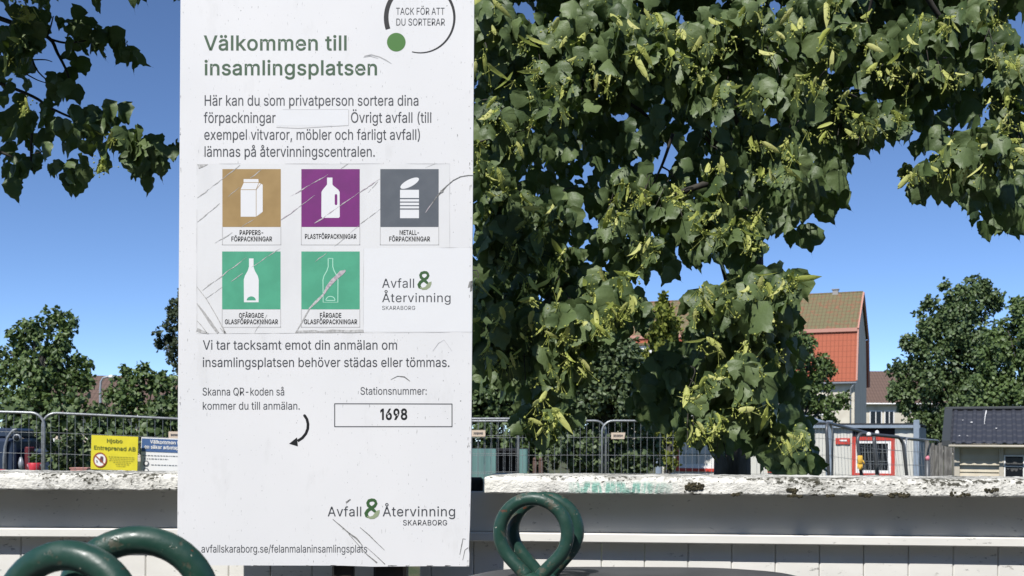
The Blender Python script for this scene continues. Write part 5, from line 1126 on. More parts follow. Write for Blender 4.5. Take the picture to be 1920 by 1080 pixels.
def far_plant(name, cat, label, lobes, d, leaf, dens, m, trunk=None, group=None, depth=.8, up=.35, droop=.5, tr=.18, foot_v=None, part="crown"):
    """lobes: (u, v, radius px); leaf length in metres; dens leaves per lobe-surface area unit"""
    s = d / F
    us = np.array([l[0] for l in lobes]); 
    base = P(trunk if trunk is not None else float(us.mean()), 900, d); base.z = 0
    t = thing(name, base, label, cat, group)
    pos = []; nrm = []
    for l in lobes:
        u, v, r = l[:3]; dz = l[3] if len(l) > 3 else rng.uniform(-.5, .5)
        c = np.array(P(u, v, d)); rr = r * s
        c[1] += dz * rr * depth * 1.4
        ns = 11
        sq = unit(rng.normal(0, 1, (ns, 3)) + np.array([0, 0, .2]))
        sc = c + sq * rr * rng.uniform(.62, .86, (ns, 1)) * np.array([1, depth, 1])
        n = max(3, int(4 * math.pi * (rr / leaf) ** 2 * dens / ns))
        for e in range(ns):
            q = unit(rng.normal(0, 1, (n, 3)))
            pp = sc[e] + q * rng.uniform(.25, 1.0, (n, 1)) ** .5 * rr * rng.uniform(.26, .44)
            pos.append(pp); nrm.append(q * .7 + sq[e] * .5 + np.array([0, 0, up]) + rng.normal(0, .5, (n, 3)))
        n = max(8, int(4 * math.pi * (rr * .7 / leaf) ** 2 * dens * .4))
        q = unit(rng.normal(0, 1, (n, 3)))
        pos.append(c + q * rng.uniform(.3, .75, (n, 1)) * rr * np.array([1, depth, 1])); nrm.append(q + rng.normal(0, .5, (n, 3)))
    pos = np.concatenate(pos); nrm = np.concatenate(nrm)
    k = pos[:, 2] > .05
    pos, nrm = pos[k], nrm[k]; n = len(pos)
    tip = unit(nrm) * .35 + rng.normal(0, .55, (n, 3)) + np.array([0, 0, -droop])
    leaves_mesh(part, pos, tip, nrm, leaf * rng.uniform(.6, 1.35, n), t, m, (CARD_P * np.array([1.35, 1]), CARD_T))
    mb = MB()
    top = min(l[1] for l in lobes); hi = P(us.mean(), top, d).z
    bs = Vector(base)
    limb(mb, [bs + Vector((0, 0, -.1)), bs + Vector((.03 * hi, 0, hi * .3)), bs + Vector((0, .02 * hi, hi * .55)), Vector(P(float(us.mean()), top, d)) * .8 + bs * .2], tr, tr * .25, 8)
    for l in lobes[:10]:
        e = P(l[0], l[1], d); a = bs + Vector((0, 0, max(.1, min(hi * .35, e.z * .5))))
        if e.z > .4: limb(mb, [a, a.lerp(e, .5) + Vector((0, .15 * tr, .05 * hi)), e], tr * .25, tr * .05, 5)
    mb.build("trunk" if part == "crown" else "stems", M_BARK, t, True)
    return t

def lob(n, u0, u1, v0, v1, r0, r1, shape=None):
    out = []
    while len(out) < n:
        u, v = random.uniform(u0, u1), random.uniform(v0, v1)
        if shape and not in_poly(np.array([[u, v]]), shape)[0]: continue
        out.append((u, v, random.uniform(r0, r1), random.uniform(-.9, .9)))
    return out

BT = "trees beyond the site fence"
far_plant("broadleaf_tree", "tree", "broad dark tree rising at the left edge behind the site fence",
          [(62, 615, 26), (95, 592, 22), (118, 600, 22), (128, 630, 24), (85, 640, 34), (45, 640, 22), (20, 660, 34), (70, 690, 46), (118, 680, 40), (150, 690, 28), (140, 720, 34), (165, 715, 16), (95, 735, 50), (30, 720, 50), (-15, 690, 40), (-30, 740, 50),
           (130, 760, 30), (60, 770, 50), (110, 650, 28), (40, 605, 10), (135, 605, 12), (30, 625, 14)], 31, .14, 1.5, M_T1, 70, BT, tr=.28)
far_plant("pine_tree", "tree", "dark pine half hidden behind the left edge of the sign board",
          [(330, 580, 18), (318, 610, 14), (300, 625, 10), (310, 648, 18), (335, 640, 26), (345, 600, 24), (325, 672, 14), (360, 560, 30), (370, 620, 40), (350, 670, 30), (296, 640, 8), (322, 590, 10), (390, 700, 40)], 40, .13, 1.8, M_PINE, 365, BT, tr=.24, droop=.1)
far_plant("round_tree", "tree", "low rounded tree beside the left edge of the sign, below the pine",
          [(215, 720, 20), (240, 705, 18), (268, 700, 18), (290, 705, 16), (255, 735, 34), (300, 740, 36), (215, 760, 34), (270, 775, 42), (320, 720, 24), (335, 770, 40), (190, 780, 26), (235, 690, 8), (275, 688, 7)], 27, .115, 1.5, M_T1, 265, BT, tr=.14)
far_plant("broadleaf_tree", "tree", "tall rounded tree on the right between the red roofed house and the tiled playhouse",
          [(1795, 560, 34), (1830, 545, 26), (1760, 590, 36), (1850, 580, 38), (1800, 610, 56), (1735, 625, 34), (1720, 660, 36), (1700, 700, 36), (1760, 690, 60), (1840, 670, 64), (1690, 740, 34), (1730, 750, 44), (1790, 760, 56), (1860, 740, 50), (1705, 640, 16), (1688, 690, 18),
           (1675, 735, 14), (1745, 565, 14), (1870, 555, 12), (1775, 535, 12), (1815, 528, 10), (1740, 800, 34), (1720, 790, 26), (1780, 820, 40)], 44, .155, 2.3, M_T2, 1800, BT, tr=.34)
far_plant("broadleaf_tree", "tree", "lighter green tree at the right edge above the dark tiled roof",
          [(1915, 590, 30), (1890, 620, 34), (1930, 640, 50), (1880, 670, 42), (1870, 710, 40), (1920, 700, 50), (1960, 620, 46), (1890, 745, 40), (1945, 750, 50), (1860, 760, 26), (1905, 565, 12)], 36, .135, 2.3, M_T1, 1930, BT, tr=.28)
far_plant("round_tree", "tree", "bushy tree in front of the house with the orange tiled roof",
          [(1500, 650, 34), (1475, 680, 40), (1525, 680, 32), (1545, 710, 30), (1560, 690, 14), (1500, 720, 44), (1535, 745, 38), (1570, 750, 20), (1585, 745, 12), (1470, 740, 50), (1440, 700, 40), (1550, 775, 26), (1500, 770, 40), (1480, 625, 20), (1588, 760, 9)], 50, .17, 1.6, M_T1, 1500, BT, tr=.24)
far_plant("thuja", "conifer", "pointed yellow green thuja seen through the gap in the lime leaves",
          [(1245, 556, 6), (1244, 570, 13), (1248, 588, 22), (1240, 606, 30), (1254, 625, 36), (1236, 645, 42), (1258, 665, 46), (1240, 695, 50), (1250, 740, 50), (1244, 790, 48), (1246, 840, 50)], 30, .12, 2.0, M_THUJA, 1245, None, tr=.12, droop=-.6, up=.7, depth=1)
far_plant("shrub", "shrub", "grey green leafy shrub left of the thuja behind the site fence",
          lob(34, 1030, 1205, 670, 880, 24, 40) + [(1120, 655, 28), (1165, 650, 26), (1190, 655, 20), (1110, 640, 22), (1085, 650, 24), (1150, 665, 30), (1180, 710, 34), (1185, 760, 36), (1085, 680, 30), (1060, 660, 22), (1190, 680, 20), (1140, 640, 16), (1150, 700, 34), (1100, 720, 34)], 24.5, .115, 2.6, M_HEDGE, 1120, "shrubs behind the site fence", tr=.06, part="foliage")
far_plant("shrub", "shrub", "dark shrub beside the right edge of the sign, above the teal sheeting",
          lob(30, 850, 1060, 650, 880, 30, 46), 27, .13, 2.6, M_T2, 940, "shrubs behind the site fence", tr=.06, part="foliage")
far_plant("shrub", "shrub", "sunlit light green shrub behind the fence left of the yellow sign",
          [(100, 850, 22), (130, 830, 26), (150, 860, 26), (115, 875, 22), (160, 840, 18), (90, 820, 10), (85, 800, 9), (70, 860, 12), (135, 795, 14), (155, 805, 14), (75, 790, 12)], 18.6, .10, 1.8, M_HEDGE, 125, "shrubs behind the site fence", tr=.03, part="foliage")
far_plant("hedge", "hedge", "dense dark hedge below the trees, running behind the left fence",
          lob(34, -60, 420, 765, 900, 26, 40), 23, .13, 1.7, M_T2, 180, None, tr=.05, part="foliage")
far_plant("hedge", "hedge", "dark hedge behind the fence right of the teal shed",
          lob(34, 850, 1235, 800, 915, 24, 36), 26, .13, 1.8, M_T2, 1110, None, tr=.05, part="foliage")

# ================================================================== houses
def tile_mat(name, c0, c1, sx, sz, moss=None, bump=.6):
    """rows of roof tiles in the object's own x / slope coordinates"""
    m = bpy.data.materials.new(name); m.use_nodes = True
    n = NT(m); x = n.sep()
    wx = n.math('ABSOLUTE', n.math('SINE', n.math('MULTIPLY', x[0], math.pi / sx)))
    fz = n.math('FRACT', n.math('MULTIPLY', x[2], 1 / sz))
    c = n.mix(n.noise(3.0, 4), c0, c1)
    c = n.mix(n.ramp(n.noise(40, 2), .4, .7, 0, .5), c, tuple(v * .7 for v in c0))
    if moss: c = n.mix(n.ramp(n.noise(2.2, 6, None, .65), .30, .50), c, moss)
    joint = n.math('MAXIMUM', n.ramp(wx, .0, .28, .75, 0), n.ramp(fz, .0, .14, .75, 0))
    c = n.mix(joint, c, tuple(v * .35 for v in c0))
    n.color(c); n.b.inputs["Roughness"].default_value = .8
    n.bump(n.math('ADD', wx, fz), bump, .05)
    return m
M_CREAM = mat("cream render", (.62, .57, .46), .85, col2=(.54, .49, .39), scale=1.2, bump=.1, bscale=20)
M_GABLE = mat("shade-warmed cream render", (.70, .59, .46), .85, col2=(.64, .53, .41), scale=1.0)  # wall cream, lightened and warmed to offset the blue shade on the gable
M_TILEO = tile_mat("orange clay tiles", (.46, .13, .065), (.40, .10, .05), .30, .42)
M_TILEM = tile_mat("mossy clay tiles", (.30, .10, .055), (.25, .09, .05), .30, .30, (.15, .135, .065))
M_TILEB = tile_mat("brown clay tiles", (.15, .095, .07), (.125, .078, .06), .30, .34)
M_TRIMP = mat("faded pink verge boards", (.48, .24, .18), .7)
M_WHITE = mat("white paint", (.78, .77, .74), .5)
M_GLASS = mat("dark window glass", (.012, .014, .017), .15, .3)
M_ZINC = mat("grey zinc", (.32, .34, .36), .45, metal=.3)
M_GREY = mat("grey chimney render", (.30, .29, .28), .9)

psi = R(23.5)
hp = P(1602, 700, 80); hp.z = 0
house = thing("gambrel_house", hp, "cream house with a steep orange tiled gambrel roof, mossy on top", "house", None, -psi)
L_, W_ = 20.5, 10.0
prof = [(0, 6.1), (.85, 10.0), (5.0, 13.25), (9.15, 10.0), (10, 6.1)]
mb = MB()
mb.box(-L_, -.02, .35, W_ - .35, 0, 6.15)
mb.build("wall", M_CREAM, house, False, True)
mb = MB()
for x in (0.0,):
    g = [(.33, 0), (W_ - .33, 0), (W_ - .33, 6.1)] + [(s - (.12 if s > 5 else -.12 if s < 5 else 0), z - .12) for s, z in prof[::-1][1:-1]] + [(.33, 6.1)]
    mb.add([(x, s, z) for s, z in g], [tuple(range(len(g)))])
mb.build("gable_wall", M_GABLE, house, False, True)
def slab(mb, a, b, x0, x1, t=.14, mi=0):
    (s0, z0), (s1, z1) = a, b
    ds, dz = s1 - s0, z1 - z0; l = math.hypot(ds, dz); ns, nz = -dz / l * t, ds / l * t
    v = [(x, s + k * ns, z + k * nz) for x in (x0, x1) for k in (0, 1) for s, z in ((s0, z0), (s1, z1))]
    mb.add(v, [(0, 1, 3, 2), (4, 6, 7, 5), (0, 4, 5, 1), (2, 3, 7, 6), (0, 2, 6, 4), (1, 5, 7, 3)], mi)
mb = MB()
slab(mb, prof[0], prof[1], -L_ - .2, .12); slab(mb, prof[3], prof[4], -L_ - .2, .12)
roof1 = mb.build("lower_roof", M_TILEO, house, False, True)
mb = MB()
slab(mb, (.70, 10.06), (5.0, 13.3), -L_ - .2, .12); slab(mb, (5.0, 13.3), (9.3, 10.06), -L_ - .2, .12)
mb.tube([(-L_ - .2, 5.0, 13.44), (.14, 5.0, 13.44)], .10, 8)
roof2 = mb.build("upper_roof", M_TILEM, house, False, True)
mb = MB()
mb.box(-L_ - .2, .14, .52, .70, 9.93, 10.2)
for a, b in zip(prof[:-1], prof[1:]):
    slab(mb, (a[0], a[1] + .03), (b[0], b[1] + .03), .125, .24, .2)
mb.build("verge_boards", M_TRIMP, house, False, True)
mb = MB(); mb.tube([(-L_, -.1, 6.0), (.15, -.1, 6.0)], .09, 8); mb.tube([(.0, -.1, 6.0), (-.25, .1, 5.6), (-.3, .3, 5.2), (-.3, .3, .1)], .06, 8)
mb.build("gutter", M_ZINC, house, True, True)
mb = MB(); mb.bevbox(-2.2, -1.75, 4.8, 5.2, 12.9, 13.72, .02); mb.box(-2.26, -1.69, 4.74, 5.26, 13.722, 13.79)
mb.build("chimney", M_GREY, roof2, False, True)
mb = MB(); mb.bevbox(-17.6, -15.6, -.02, 3.2, 7.3, 9.3, .03)
dm = mb.build("dormer", M_WHITE, house, False, True)
mb = MB(); mb.box(-17.85, -15.35, -.2, 3.6, 9.302, 9.5); mb.build("dormer_roof", M_TILEM, dm, False, True)
def house_window(par, x, z, w, h, y, bars=2):
    mb = MB()
    for a in ((x - w / 2, x - w / 2 + .1, z, z + h), (x + w / 2 - .1, x + w / 2, z, z + h), (x - w / 2 + .1, x + w / 2 - .1, z, z + .1), (x - w / 2 + .1, x + w / 2 - .1, z + h - .1, z + h)):
        mb.box(a[0], a[1], y - .06, y + .02, a[2], a[3])
    for i in range(1, bars):
        xx = x - w / 2 + w * i / bars; mb.box(xx - .04, xx + .04, y - .05, y + .02, z + .1, z + h - .1)
    wd = mb.build("window", M_WHITE, par, False, True)
    mb = MB(); mb.box(x - w / 2 + .1, x + w / 2 - .1, y - .02, y + .01, z + .1, z + h - .1); mb.build("pane", M_GLASS, wd, False, True)
house_window(dm, -16.6, 7.65, 1.5, 1.35, -.03)
for x in (-2.4, -5.6, -9, -12.4, -16): house_window(house, x, 3.6, 1.3, 1.5, .33)

def far_house(loc, rz, x0, x1, dep, eave, ridge, wallm, roofm, label, name, wins=()):
    h = thing(name, loc, label, "house", None, rz)
    mb = MB(); mb.box(x0, x1, 0, dep, 0, eave)
    for x in (x0, x1): mb.add([(x, 0, eave), (x, dep, eave), (x, dep / 2, ridge - .15)], [(0, 1, 2)])
    mb.build("wall", wallm, h, False, True)
    mb = MB(); k = (ridge - eave) / (dep / 2)
    slab(mb, (-.5, eave - .5 * k), (dep / 2, ridge), x0 - .4, x1 + .4, .16); slab(mb, (dep / 2, ridge), (dep + .5, eave - .5 * k), x0 - .4, x1 + .4, .16)
    mb.build("roof", roofm, h, False, True)
    mb = MB(); mb.tube([(x0 - .4, -.58, eave - .5 * k + .02), (x1 + .4, -.58, eave - .5 * k + .02)], .08, 8); mb.build("gutter", M_WHITE, h, True, True)
    for (x, z, w, hh, b) in wins: house_window(h, x, z, w, hh, -.01, b)
    return h
b0 = P(1700, 760, 108); b0.z = 0
far_house(b0, R(-2), -9, 9, 9, 5.75, 8.9, M_CREAM, M_TILEB, "low cream house with a brown roof far behind, next to the orange roofed gable", "far_house",
          [(-3.1, 2.9, 1.25, 1.85, 2), (-1.75, 2.9, 1.0, 1.85, 2), (1.5, 2.9, 1.3, 1.85, 2), (-6, 2.9, 1.3, 1.85, 2)])
b1 = P(250, 760, 74); b1.z = 0
far_house(b1, R(2), -8.5, 14, 9, 3.4, 6.05, M_GABLE, M_TILEB, "long house with a dull brown roof behind the left trees", "far_house", [(x, 1.2, 1.3, 1.3, 2) for x in (-6, -2.5, 1.5, 5.5)])

lp = P(188, 800, 46); lp.z = 0
lamp = thing("street_lamp", lp, "slim street lamp with a curved arm in front of the brown roof", "street lamp")
s = 46 / F
mb = MB(); mb.tube([lp, lp + Vector((0, 0, 3.1)), Vector(P(188, 730, 46)), Vector(P(189, 716, 46)), Vector(P(193, 709, 46)), Vector(P(200, 706.5, 46)), Vector(P(206, 707, 46))], [.07, .06, .05, .045, .045, .045, .045], 8)
mb.build("pole", M_ZINC, lamp, True)
mb = MB(); q = P(206, 707, 46); mb.tube([q + Vector((-.06, 0, .01)), q + Vector((.02, 0, .02)), q + Vector((.16, 0, .0)), q + Vector((.20, 0, -.02))], [.04, .08, .09, .03], 10)
mb.build("lamp_head", M_WHITE, lamp, True)

# ================================================================== temporary site fence
M_GALV = mat("galvanised tube", (.33, .345, .35), .42, .5, .5, col2=(.25, .26, .265), scale=20)
M_GALVD = mat("dull dark tube", (.09, .095, .10), .45, .5, .3)
M_WIRE = mat("fence wire", (.28, .29, .29), .5, .5, .4)
M_CONC = mat("concrete foot", (.32, .31, .29), .9)
FG = "temporary site fence panels"
def fence_panel(ua, va, da, ub, vb, db, label, m=None, hgt=2.0, step=.115, rad=.2, wire=True, name="fence_panel", lean=0.0, tr=.021):
    A, B = P(ua, va, da), P(ub, vb, db)
    m = m or M_GALV
    t = thing(name, (A + B) / 2 - Vector((0, 0, hgt)), label, "fence panel", FG)
    d = (B - A); L = Vector((d.x, d.y, 0)).length; e = d / L; up = Vector((-lean, 0, 1))
    r = min(rad, L * .3)
    pts = [A - up * hgt, A - up * r]
    for k in range(1, 7):
        w = R(90 * k / 6); pts.append(A + e * (r - r * math.cos(w)) - up * (r - r * math.sin(w)))
    for k in range(0, 7):
        w = R(90 * k / 6); pts.append(B - e * (r - r * math.sin(w)) - up * (r - r * math.cos(w)))
    pts.append(B - up * hgt)
    mb = MB(); mb.tube(pts, tr, 8); mb.tube([A + e * .01 - up * (hgt - .12), B - e * .01 - up * (hgt - .12)], .017, 6)
    mb.build("frame", m, t, True)
    if wire:
        mb = MB(); n = max(2, int(L / step))
        for i in range(1, n):
            x = L * i / n
            drop = r - math.sqrt(max(0, r * r - (r - x) ** 2)) if x < r else (r - math.sqrt(max(0, r * r - (r - (L - x)) ** 2)) if L - x < r else 0)
            mb.tube([A + e * x - up * (drop + .015), A + e * x - up * (hgt - .12)], .0035, 4, caps=False)
        for z in (.30, .62, .95, 1.3, 1.6):
            mb.tube([A + e * .02 - up * z, B - e * .02 - up * z], .0035, 4, caps=False)
        mb.build("mesh_infill", M_WIRE, t)
    for q in (A, B):
        mb = MB(); c = q - up * hgt
        mb.bevbox(c.x - .16, c.x + .16, c.y - .11, c.y + .11, c.z - .02, c.z + .12, .02); mb.build("foot_block", M_CONC, t)
    return t
fence_panel(-345, 763, 16.2, 83, 774.5, 16.2, "site fence panel at the left edge in front of the dark blue loader")
fence_panel(80, 773.5, 16.25, 492, 793, 17.0, "site fence panel carrying the yellow and the blue signs")
fence_panel(490, 791, 18, 640, 790, 18.2, "site fence panel hidden behind the sign board, left half", step=.2)
fence_panel(612, 786, 19, 972, 785, 19, "site fence panel in front of the teal sheeting by the sign's right edge")
fence_panel(776, 790, 19.3, 1136, 789, 19.3, "site fence panel among the lime leaves left of the curved tube")
fence_panel(1129, 789, 19.2, 1492, 790, 19.2, "site fence panel with a curved corner and beige plate, left of the white hut")
fence_panel(1483, 790, 19.5, 1561, 793, 20.5, "site fence panel crossing the light wall of the white hut")
fence_panel(1549, 792, 19.8, 1640, 815, 24, "site fence panel with dark tubes leaning away beside the blue grey corner post", M_GALVD, 2.0, .3, lean=.05, tr=.032)
fence_panel(1606, 812, 22, 1692, 820, 23, "dark fence panel in front of the red framed window", M_GALVD, 2.0, .3, lean=.12, tr=.036)
fence_panel(1637, 815, 23, 1741, 827, 27, "dark fence panel between the red window and the hut's right corner", M_GALVD, 2.0, .3, lean=.12, tr=.036)
fence_panel(1697, 821, 24, 1762, 826, 26, "pale fence panel right of the hut's corner", M_GALV, 2.0, .2, lean=.06)

# small beige plates on the fence
M_PLATE = mat("beige plate", (.62, .50, .38), .6)
def plate(u0, u1, v0, v1, d, label, slant=0):
    c = P((u0 + u1) / 2, (v0 + v1) / 2, d)
    t = thing("name_plate", c, label, "plate", "beige plates on the site fence")
    mb = MB(); vs, tr = tess([[(u0, v0), (u1, v0), (u1 - slant, v1), (u0, v1)]])
    mb.add([P(x, y, d) for x, y in vs] + [P(x, y, d) + Vector((0, .012, 0)) for x, y in vs], tr + [tuple(i + 4 for i in q) for q in tr] + [(i, (i + 1) % 4, (i + 1) % 4 + 4, i + 4) for i in range(4)])
    mb.build("plate", M_PLATE, t)
    mb = MB(); x = u0 + (u1 - u0) * .16
    while x < u1 - (u1 - u0) * .2:
        w = random.uniform(.8, 1.6); h = random.uniform(3.4, 5)
        mb.poly([rect(x, (v0 + v1) / 2 - h / 2, x + w, (v0 + v1) / 2 + h / 2)], lambda a, b: P(a, b, d - .004)); x += w + .6
    mb.build("worn_lettering", M_INK, t)
plate(1146, 1172.5, 811, 823, 19.12, "small beige plate beside the curved fence tube, left of the white hut", 2)
plate(884, 910, 806.5, 818.5, 18.92, "small beige plate next to the sign board's right edge")
plate(316, 342, 809, 822, 16.6, "small beige plate next to the sign board's left edge, above the blue sign")

# yellow contractor sign and blue welcome sign
M_YEL = mat("yellow sign plastic", (.72, .62, .03), .45, col2=(.66, .57, .03), scale=6)
M_OLIVE = mat("faded olive print", (.13, .15, .015), .6)
M_OLIVE2 = mat("pale olive print", (.36, .33, .03), .6)
M_RED = mat("faded red print", (.34, .075, .03), .5)
M_BLUE = mat("blue sign plastic", (.055, .115, .26), .45, col2=(.065, .13, .28), scale=8)
M_HAND = mat("dark purple print", (.12, .05, .06), .6)
def flat_board(name, poly, d, th, m, par):
    mb = MB(); vs, tr = tess([poly]); n = len(vs)
    mb.add([P(x, y, d) for x, y in vs] + [P(x, y, d) + Vector((0, th, 0)) for x, y in vs], tr + [tuple(i + n for i in q) for q in tr] + [(i, (i + 1) % n, (i + 1) % n + n, i + n) for i in range(n)])
    return mb.build(name, m, par)
D2 = 16.2
z4 = lambda x, y: (150 + x / 9.816, 790 + y / 9.816)
ys = thing("contractor_sign", P(214, 850, D2), "yellow contractor sign with a no entry symbol hung on the site fence", "sign")
flat_board("board", [z4(*p) for p in ((212, 250), (1070, 285), (1052, 912), (195, 880))], D2, .015, M_YEL, ys)
f1 = lambda a, b: P(a, b, D2 - .006)
f2 = lambda a, b: P(a, b, D2 - .012)
f3 = lambda a, b: P(a, b, D2 - .018)
mb = MB(); x, y = z4(488, 388); text(mb, "Hjobo", x, y, 7.0, 30, 9, 0, f1, 6, 'l', .045)
mb.build("company_lettering", M_OLIVE, ys); mb = MB()
x, y = z4(250, 515); text(mb, "Entreprenad AB", x, y, 7.2, 79, 8, 0, f1, 4, 'l', .045)
mb.build("company_lettering", M_OLIVE, ys)
mb = MB(); c = z4(366, 708); mb.poly([ell(*c, 12.4, 13.4, 32)], f1, 0)
disc = mb.build("prohibition_disc", M_WHITE, ys)
mb = MB()
mb.poly([ell(*c, 12.9, 14, 40), ell(*c, 10.7, 11.7, 40)], f2, 0)
strip(mb, [(c[0] - 8.5, c[1] - 8), (c[0] + 8.5, c[1] + 8.2)], 2.0, f3, 0)
hx, hy = c[0] + 2.6, c[1] + .4
mb.poly([[(hx - 3.5, hy - 1), (hx - 2.2, hy - 3), (hx - 1.8, hy - 7), (hx - .6, hy - 7.2), (hx - .2, hy - 4), (hx + .3, hy - 7.6), (hx + 1.4, hy - 7.6), (hx + 1.6, hy - 4), (hx + 2.4, hy - 6.6), (hx + 3.4, hy - 6.4), (hx + 3.3, hy + 1.5), (hx + 1.6, hy + 4.5), (hx - 1.6, hy + 4.6), (hx - 3.4, hy + 1.6)]], f2, 1)
strip(mb, [(c[0] - 6.6, c[1] + .5), (c[0] - 5.2, c[1] + 2.8), (c[0] - 6, c[1] + 5)], 1.6, f2, 1)
mb.build("prohibition_symbol", [M_RED, M_HAND], disc)
mb = MB()
for i, (x0, x1) in enumerate(((525, 1010), (540, 1000), (530, 990), (610, 930), (650, 900), (670, 845))):
    yy = 648 + i * 34; x = x0
    while x < x1:
        w = random.uniform(18, 46); a = z4(x, yy + (x - 525) * .045); b = z4(min(x + w, x1), yy + (x + w - 525) * .045)
        strip(mb, [a, b], 1.2, f1); x += w + 14
mb.build("fine_print", M_OLIVE2, ys)
bs_ = thing("welcome_sign", P(300, 850, 16.35), "blue and white safety sign on the site fence cut off by the sign board", "sign")
D3 = 16.35
g1 = lambda a, b: P(a, b, D3 - .006)
g2 = lambda a, b: P(a, b, D3 - .012)
flat_board("board", [z4(*p) for p in ((1130, 290), (2100, 330), (2080, 990), (1100, 965))], D3, .015, M_WHITE, bs_)
mb = MB(); mb.poly([[z4(*p) for p in ((1140, 312), (2095, 350), (2088, 590), (1128, 552))]], g1); hd = mb.build("blue_header", M_BLUE, bs_)
mb = MB(); x, y = z4(1290, 405); text(mb, "Välkommen till", x, y, 6.4, 60, 10, 0, g2, 6, 'l', .04)
mb.build("header_lettering", M_WHITE, hd); mb = MB()
x, y = z4(1185, 495); text(mb, "en säker arbetsplats", x, y, 6.2, 78, 10, 0, g2, 6, 'l', .04)
mb.build("header_lettering", M_WHITE, hd)
mb = MB()
for (x0, x1, yy) in ((1150, 2000, 625), (1175, 1620, 685), (1310, 1990, 795), (1300, 1960, 925)):
    x = x0
    while x < x1:
        w = random.uniform(18, 50); strip(mb, [z4(x, yy + (x - 1150) * .03), z4(min(x + w, x1), yy + (x + w - 1150) * .03)], 1.4, g1); x += w + 16
mb.build("fine_print", M_GRY, bs_)
for yy in (778, 915):
    mb = MB(); c = z4(1218, yy); mb.poly([ell(*c, 5.4, 5.6, 24)], g1, 0); mb.poly([ell(c[0], c[1] - .6, 3.2, 3.2, 16)], g2, 1)
    mb.build("round_symbol", [M_GRY, M_WHITE], bs_)

# ================================================================== white hut with red trim
M_HUT = bpy.data.materials.new("off white corrugated sheet"); M_HUT.use_nodes = True
n = NT(M_HUT); n.color(n.mix(n.noise(3, 4, (1, 1, .4)), (.64, .63, .57), (.55, .54, .48))); n.b.inputs["Roughness"].default_value = .5
M_BLUEG = mat("blue grey trim", (.25, .30, .36), .5, col2=(.21, .26, .32), scale=5)
M_REDT = mat("red painted trim", (.55, .055, .035), .5, col2=(.48, .05, .03), scale=6)
M_FELT = mat("dark roofing felt", (.022, .024, .028), .85)
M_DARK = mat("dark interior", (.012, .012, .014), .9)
DH = 30.0
HPSI = R(23.5)
def hz(v): return EYE - (v - 830.0) / F * DH
def local_x(u, X0, Y0, psi):
    """position along a front turned by -psi whose origin stands at (X0, Y0)"""
    U = (u - 960) / F
    return (U * Y0 - X0) / (math.cos(psi) + U * math.sin(psi))
HX0 = (1722 - 960) / F * DH
h0 = Vector((HX0, DH, 0))
hut = thing("site_hut", h0, "white corrugated hut with blue grey corners and a red framed barred window", "hut", None, -HPSI)
X = lambda u: local_x(u, HX0, DH, HPSI)
def corr(mb, x0, x1, y, z0, z1, step=.13, amp=.012):
    xs = []; x = x0; k = 0
    while x < x1:
        xs.append((x, y - (amp if (k // 2) % 2 else 0))); x += step * (.32 if k % 2 else .18) * 2; k += 1
    xs.append((x1, y))
    n = len(xs)
    mb.add([(a, b, z) for z in (z0, z1) for a, b in xs], [(i, i + 1, n + i + 1, n + i) for i in range(n - 1)])
mb = MB()
ztop = hz(803)
wl, wr = X(1236), X(1722)
for (u0, u1, v0, v1) in ((1236, 1478, 804, 1000), (1478, 1508, 824, 1000), (1508, 1553, 804, 1000), (1553, 1598, 804, 1000), (1678, 1722, 804, 1000), (1598, 1678, 893, 1000)):
    corr(mb, X(u0), X(u1), 0, max(0, hz(v1)), hz(v0))
mb.build("front_wall", M_HUT, hut, False, True)
mb = MB(); mb.box(X(1722), X(1722) + .02, .01, 4.6, 0, ztop + .02); mb.box(wl - .02, wl, .01, 4.6, 0, ztop + .02); mb.box(wl, wr, 4.58, 4.6, 0, ztop)
mb.build("side_wall", mat("shade-darkened blue grey sheet", (.085, .10, .125), .6), hut, False, True)  # blue grey darkened: the side's shade is put into its colour
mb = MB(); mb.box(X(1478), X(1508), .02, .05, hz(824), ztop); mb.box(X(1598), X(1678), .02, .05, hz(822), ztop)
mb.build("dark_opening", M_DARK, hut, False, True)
mb = MB(); mb.box(wl - .2, wr + .02, -.1, 4.8, hz(799) + .002, hz(795)); 
mb.build("roof", M_FELT, hut, False, True)
mb = MB(); mb.box(X(1484), wr + .05, -.14, -.102, hz(804), hz(798.5)); mb.build("fascia", M_BLUEG, hut, False, True)
for (u0, u1, v) in ((1550, 1562, 790), (1713, 1724, 789), (1232, 1242, 800)):
    mb = MB(); mb.bevbox(X(u0), X(u1), -.16, -.02, 0, hz(v), .01); mb.build("corner_post", M_BLUEG, hut, False, True)
mb = MB(); slab_pts = [(1470, 772), (1492, 777), (1536, 794), (1536, 799), (1488, 784), (1470, 780)]
vs, tr = tess([slab_pts]); nn = len(vs)
mb.add([(X(x), 1.2, hz(y)) for x, y in vs] + [(X(x), 3.5, hz(y)) for x, y in vs], tr + [tuple(i + nn for i in q) for q in tr] + [(i, (i + 1) % nn, (i + 1) % nn + nn, i + nn) for i in range(nn)])
mb.build("gable_board", M_BLUEG, hut, False, True)
M_BARS = mat("dull grey bars", (.10, .11, .11), .6)
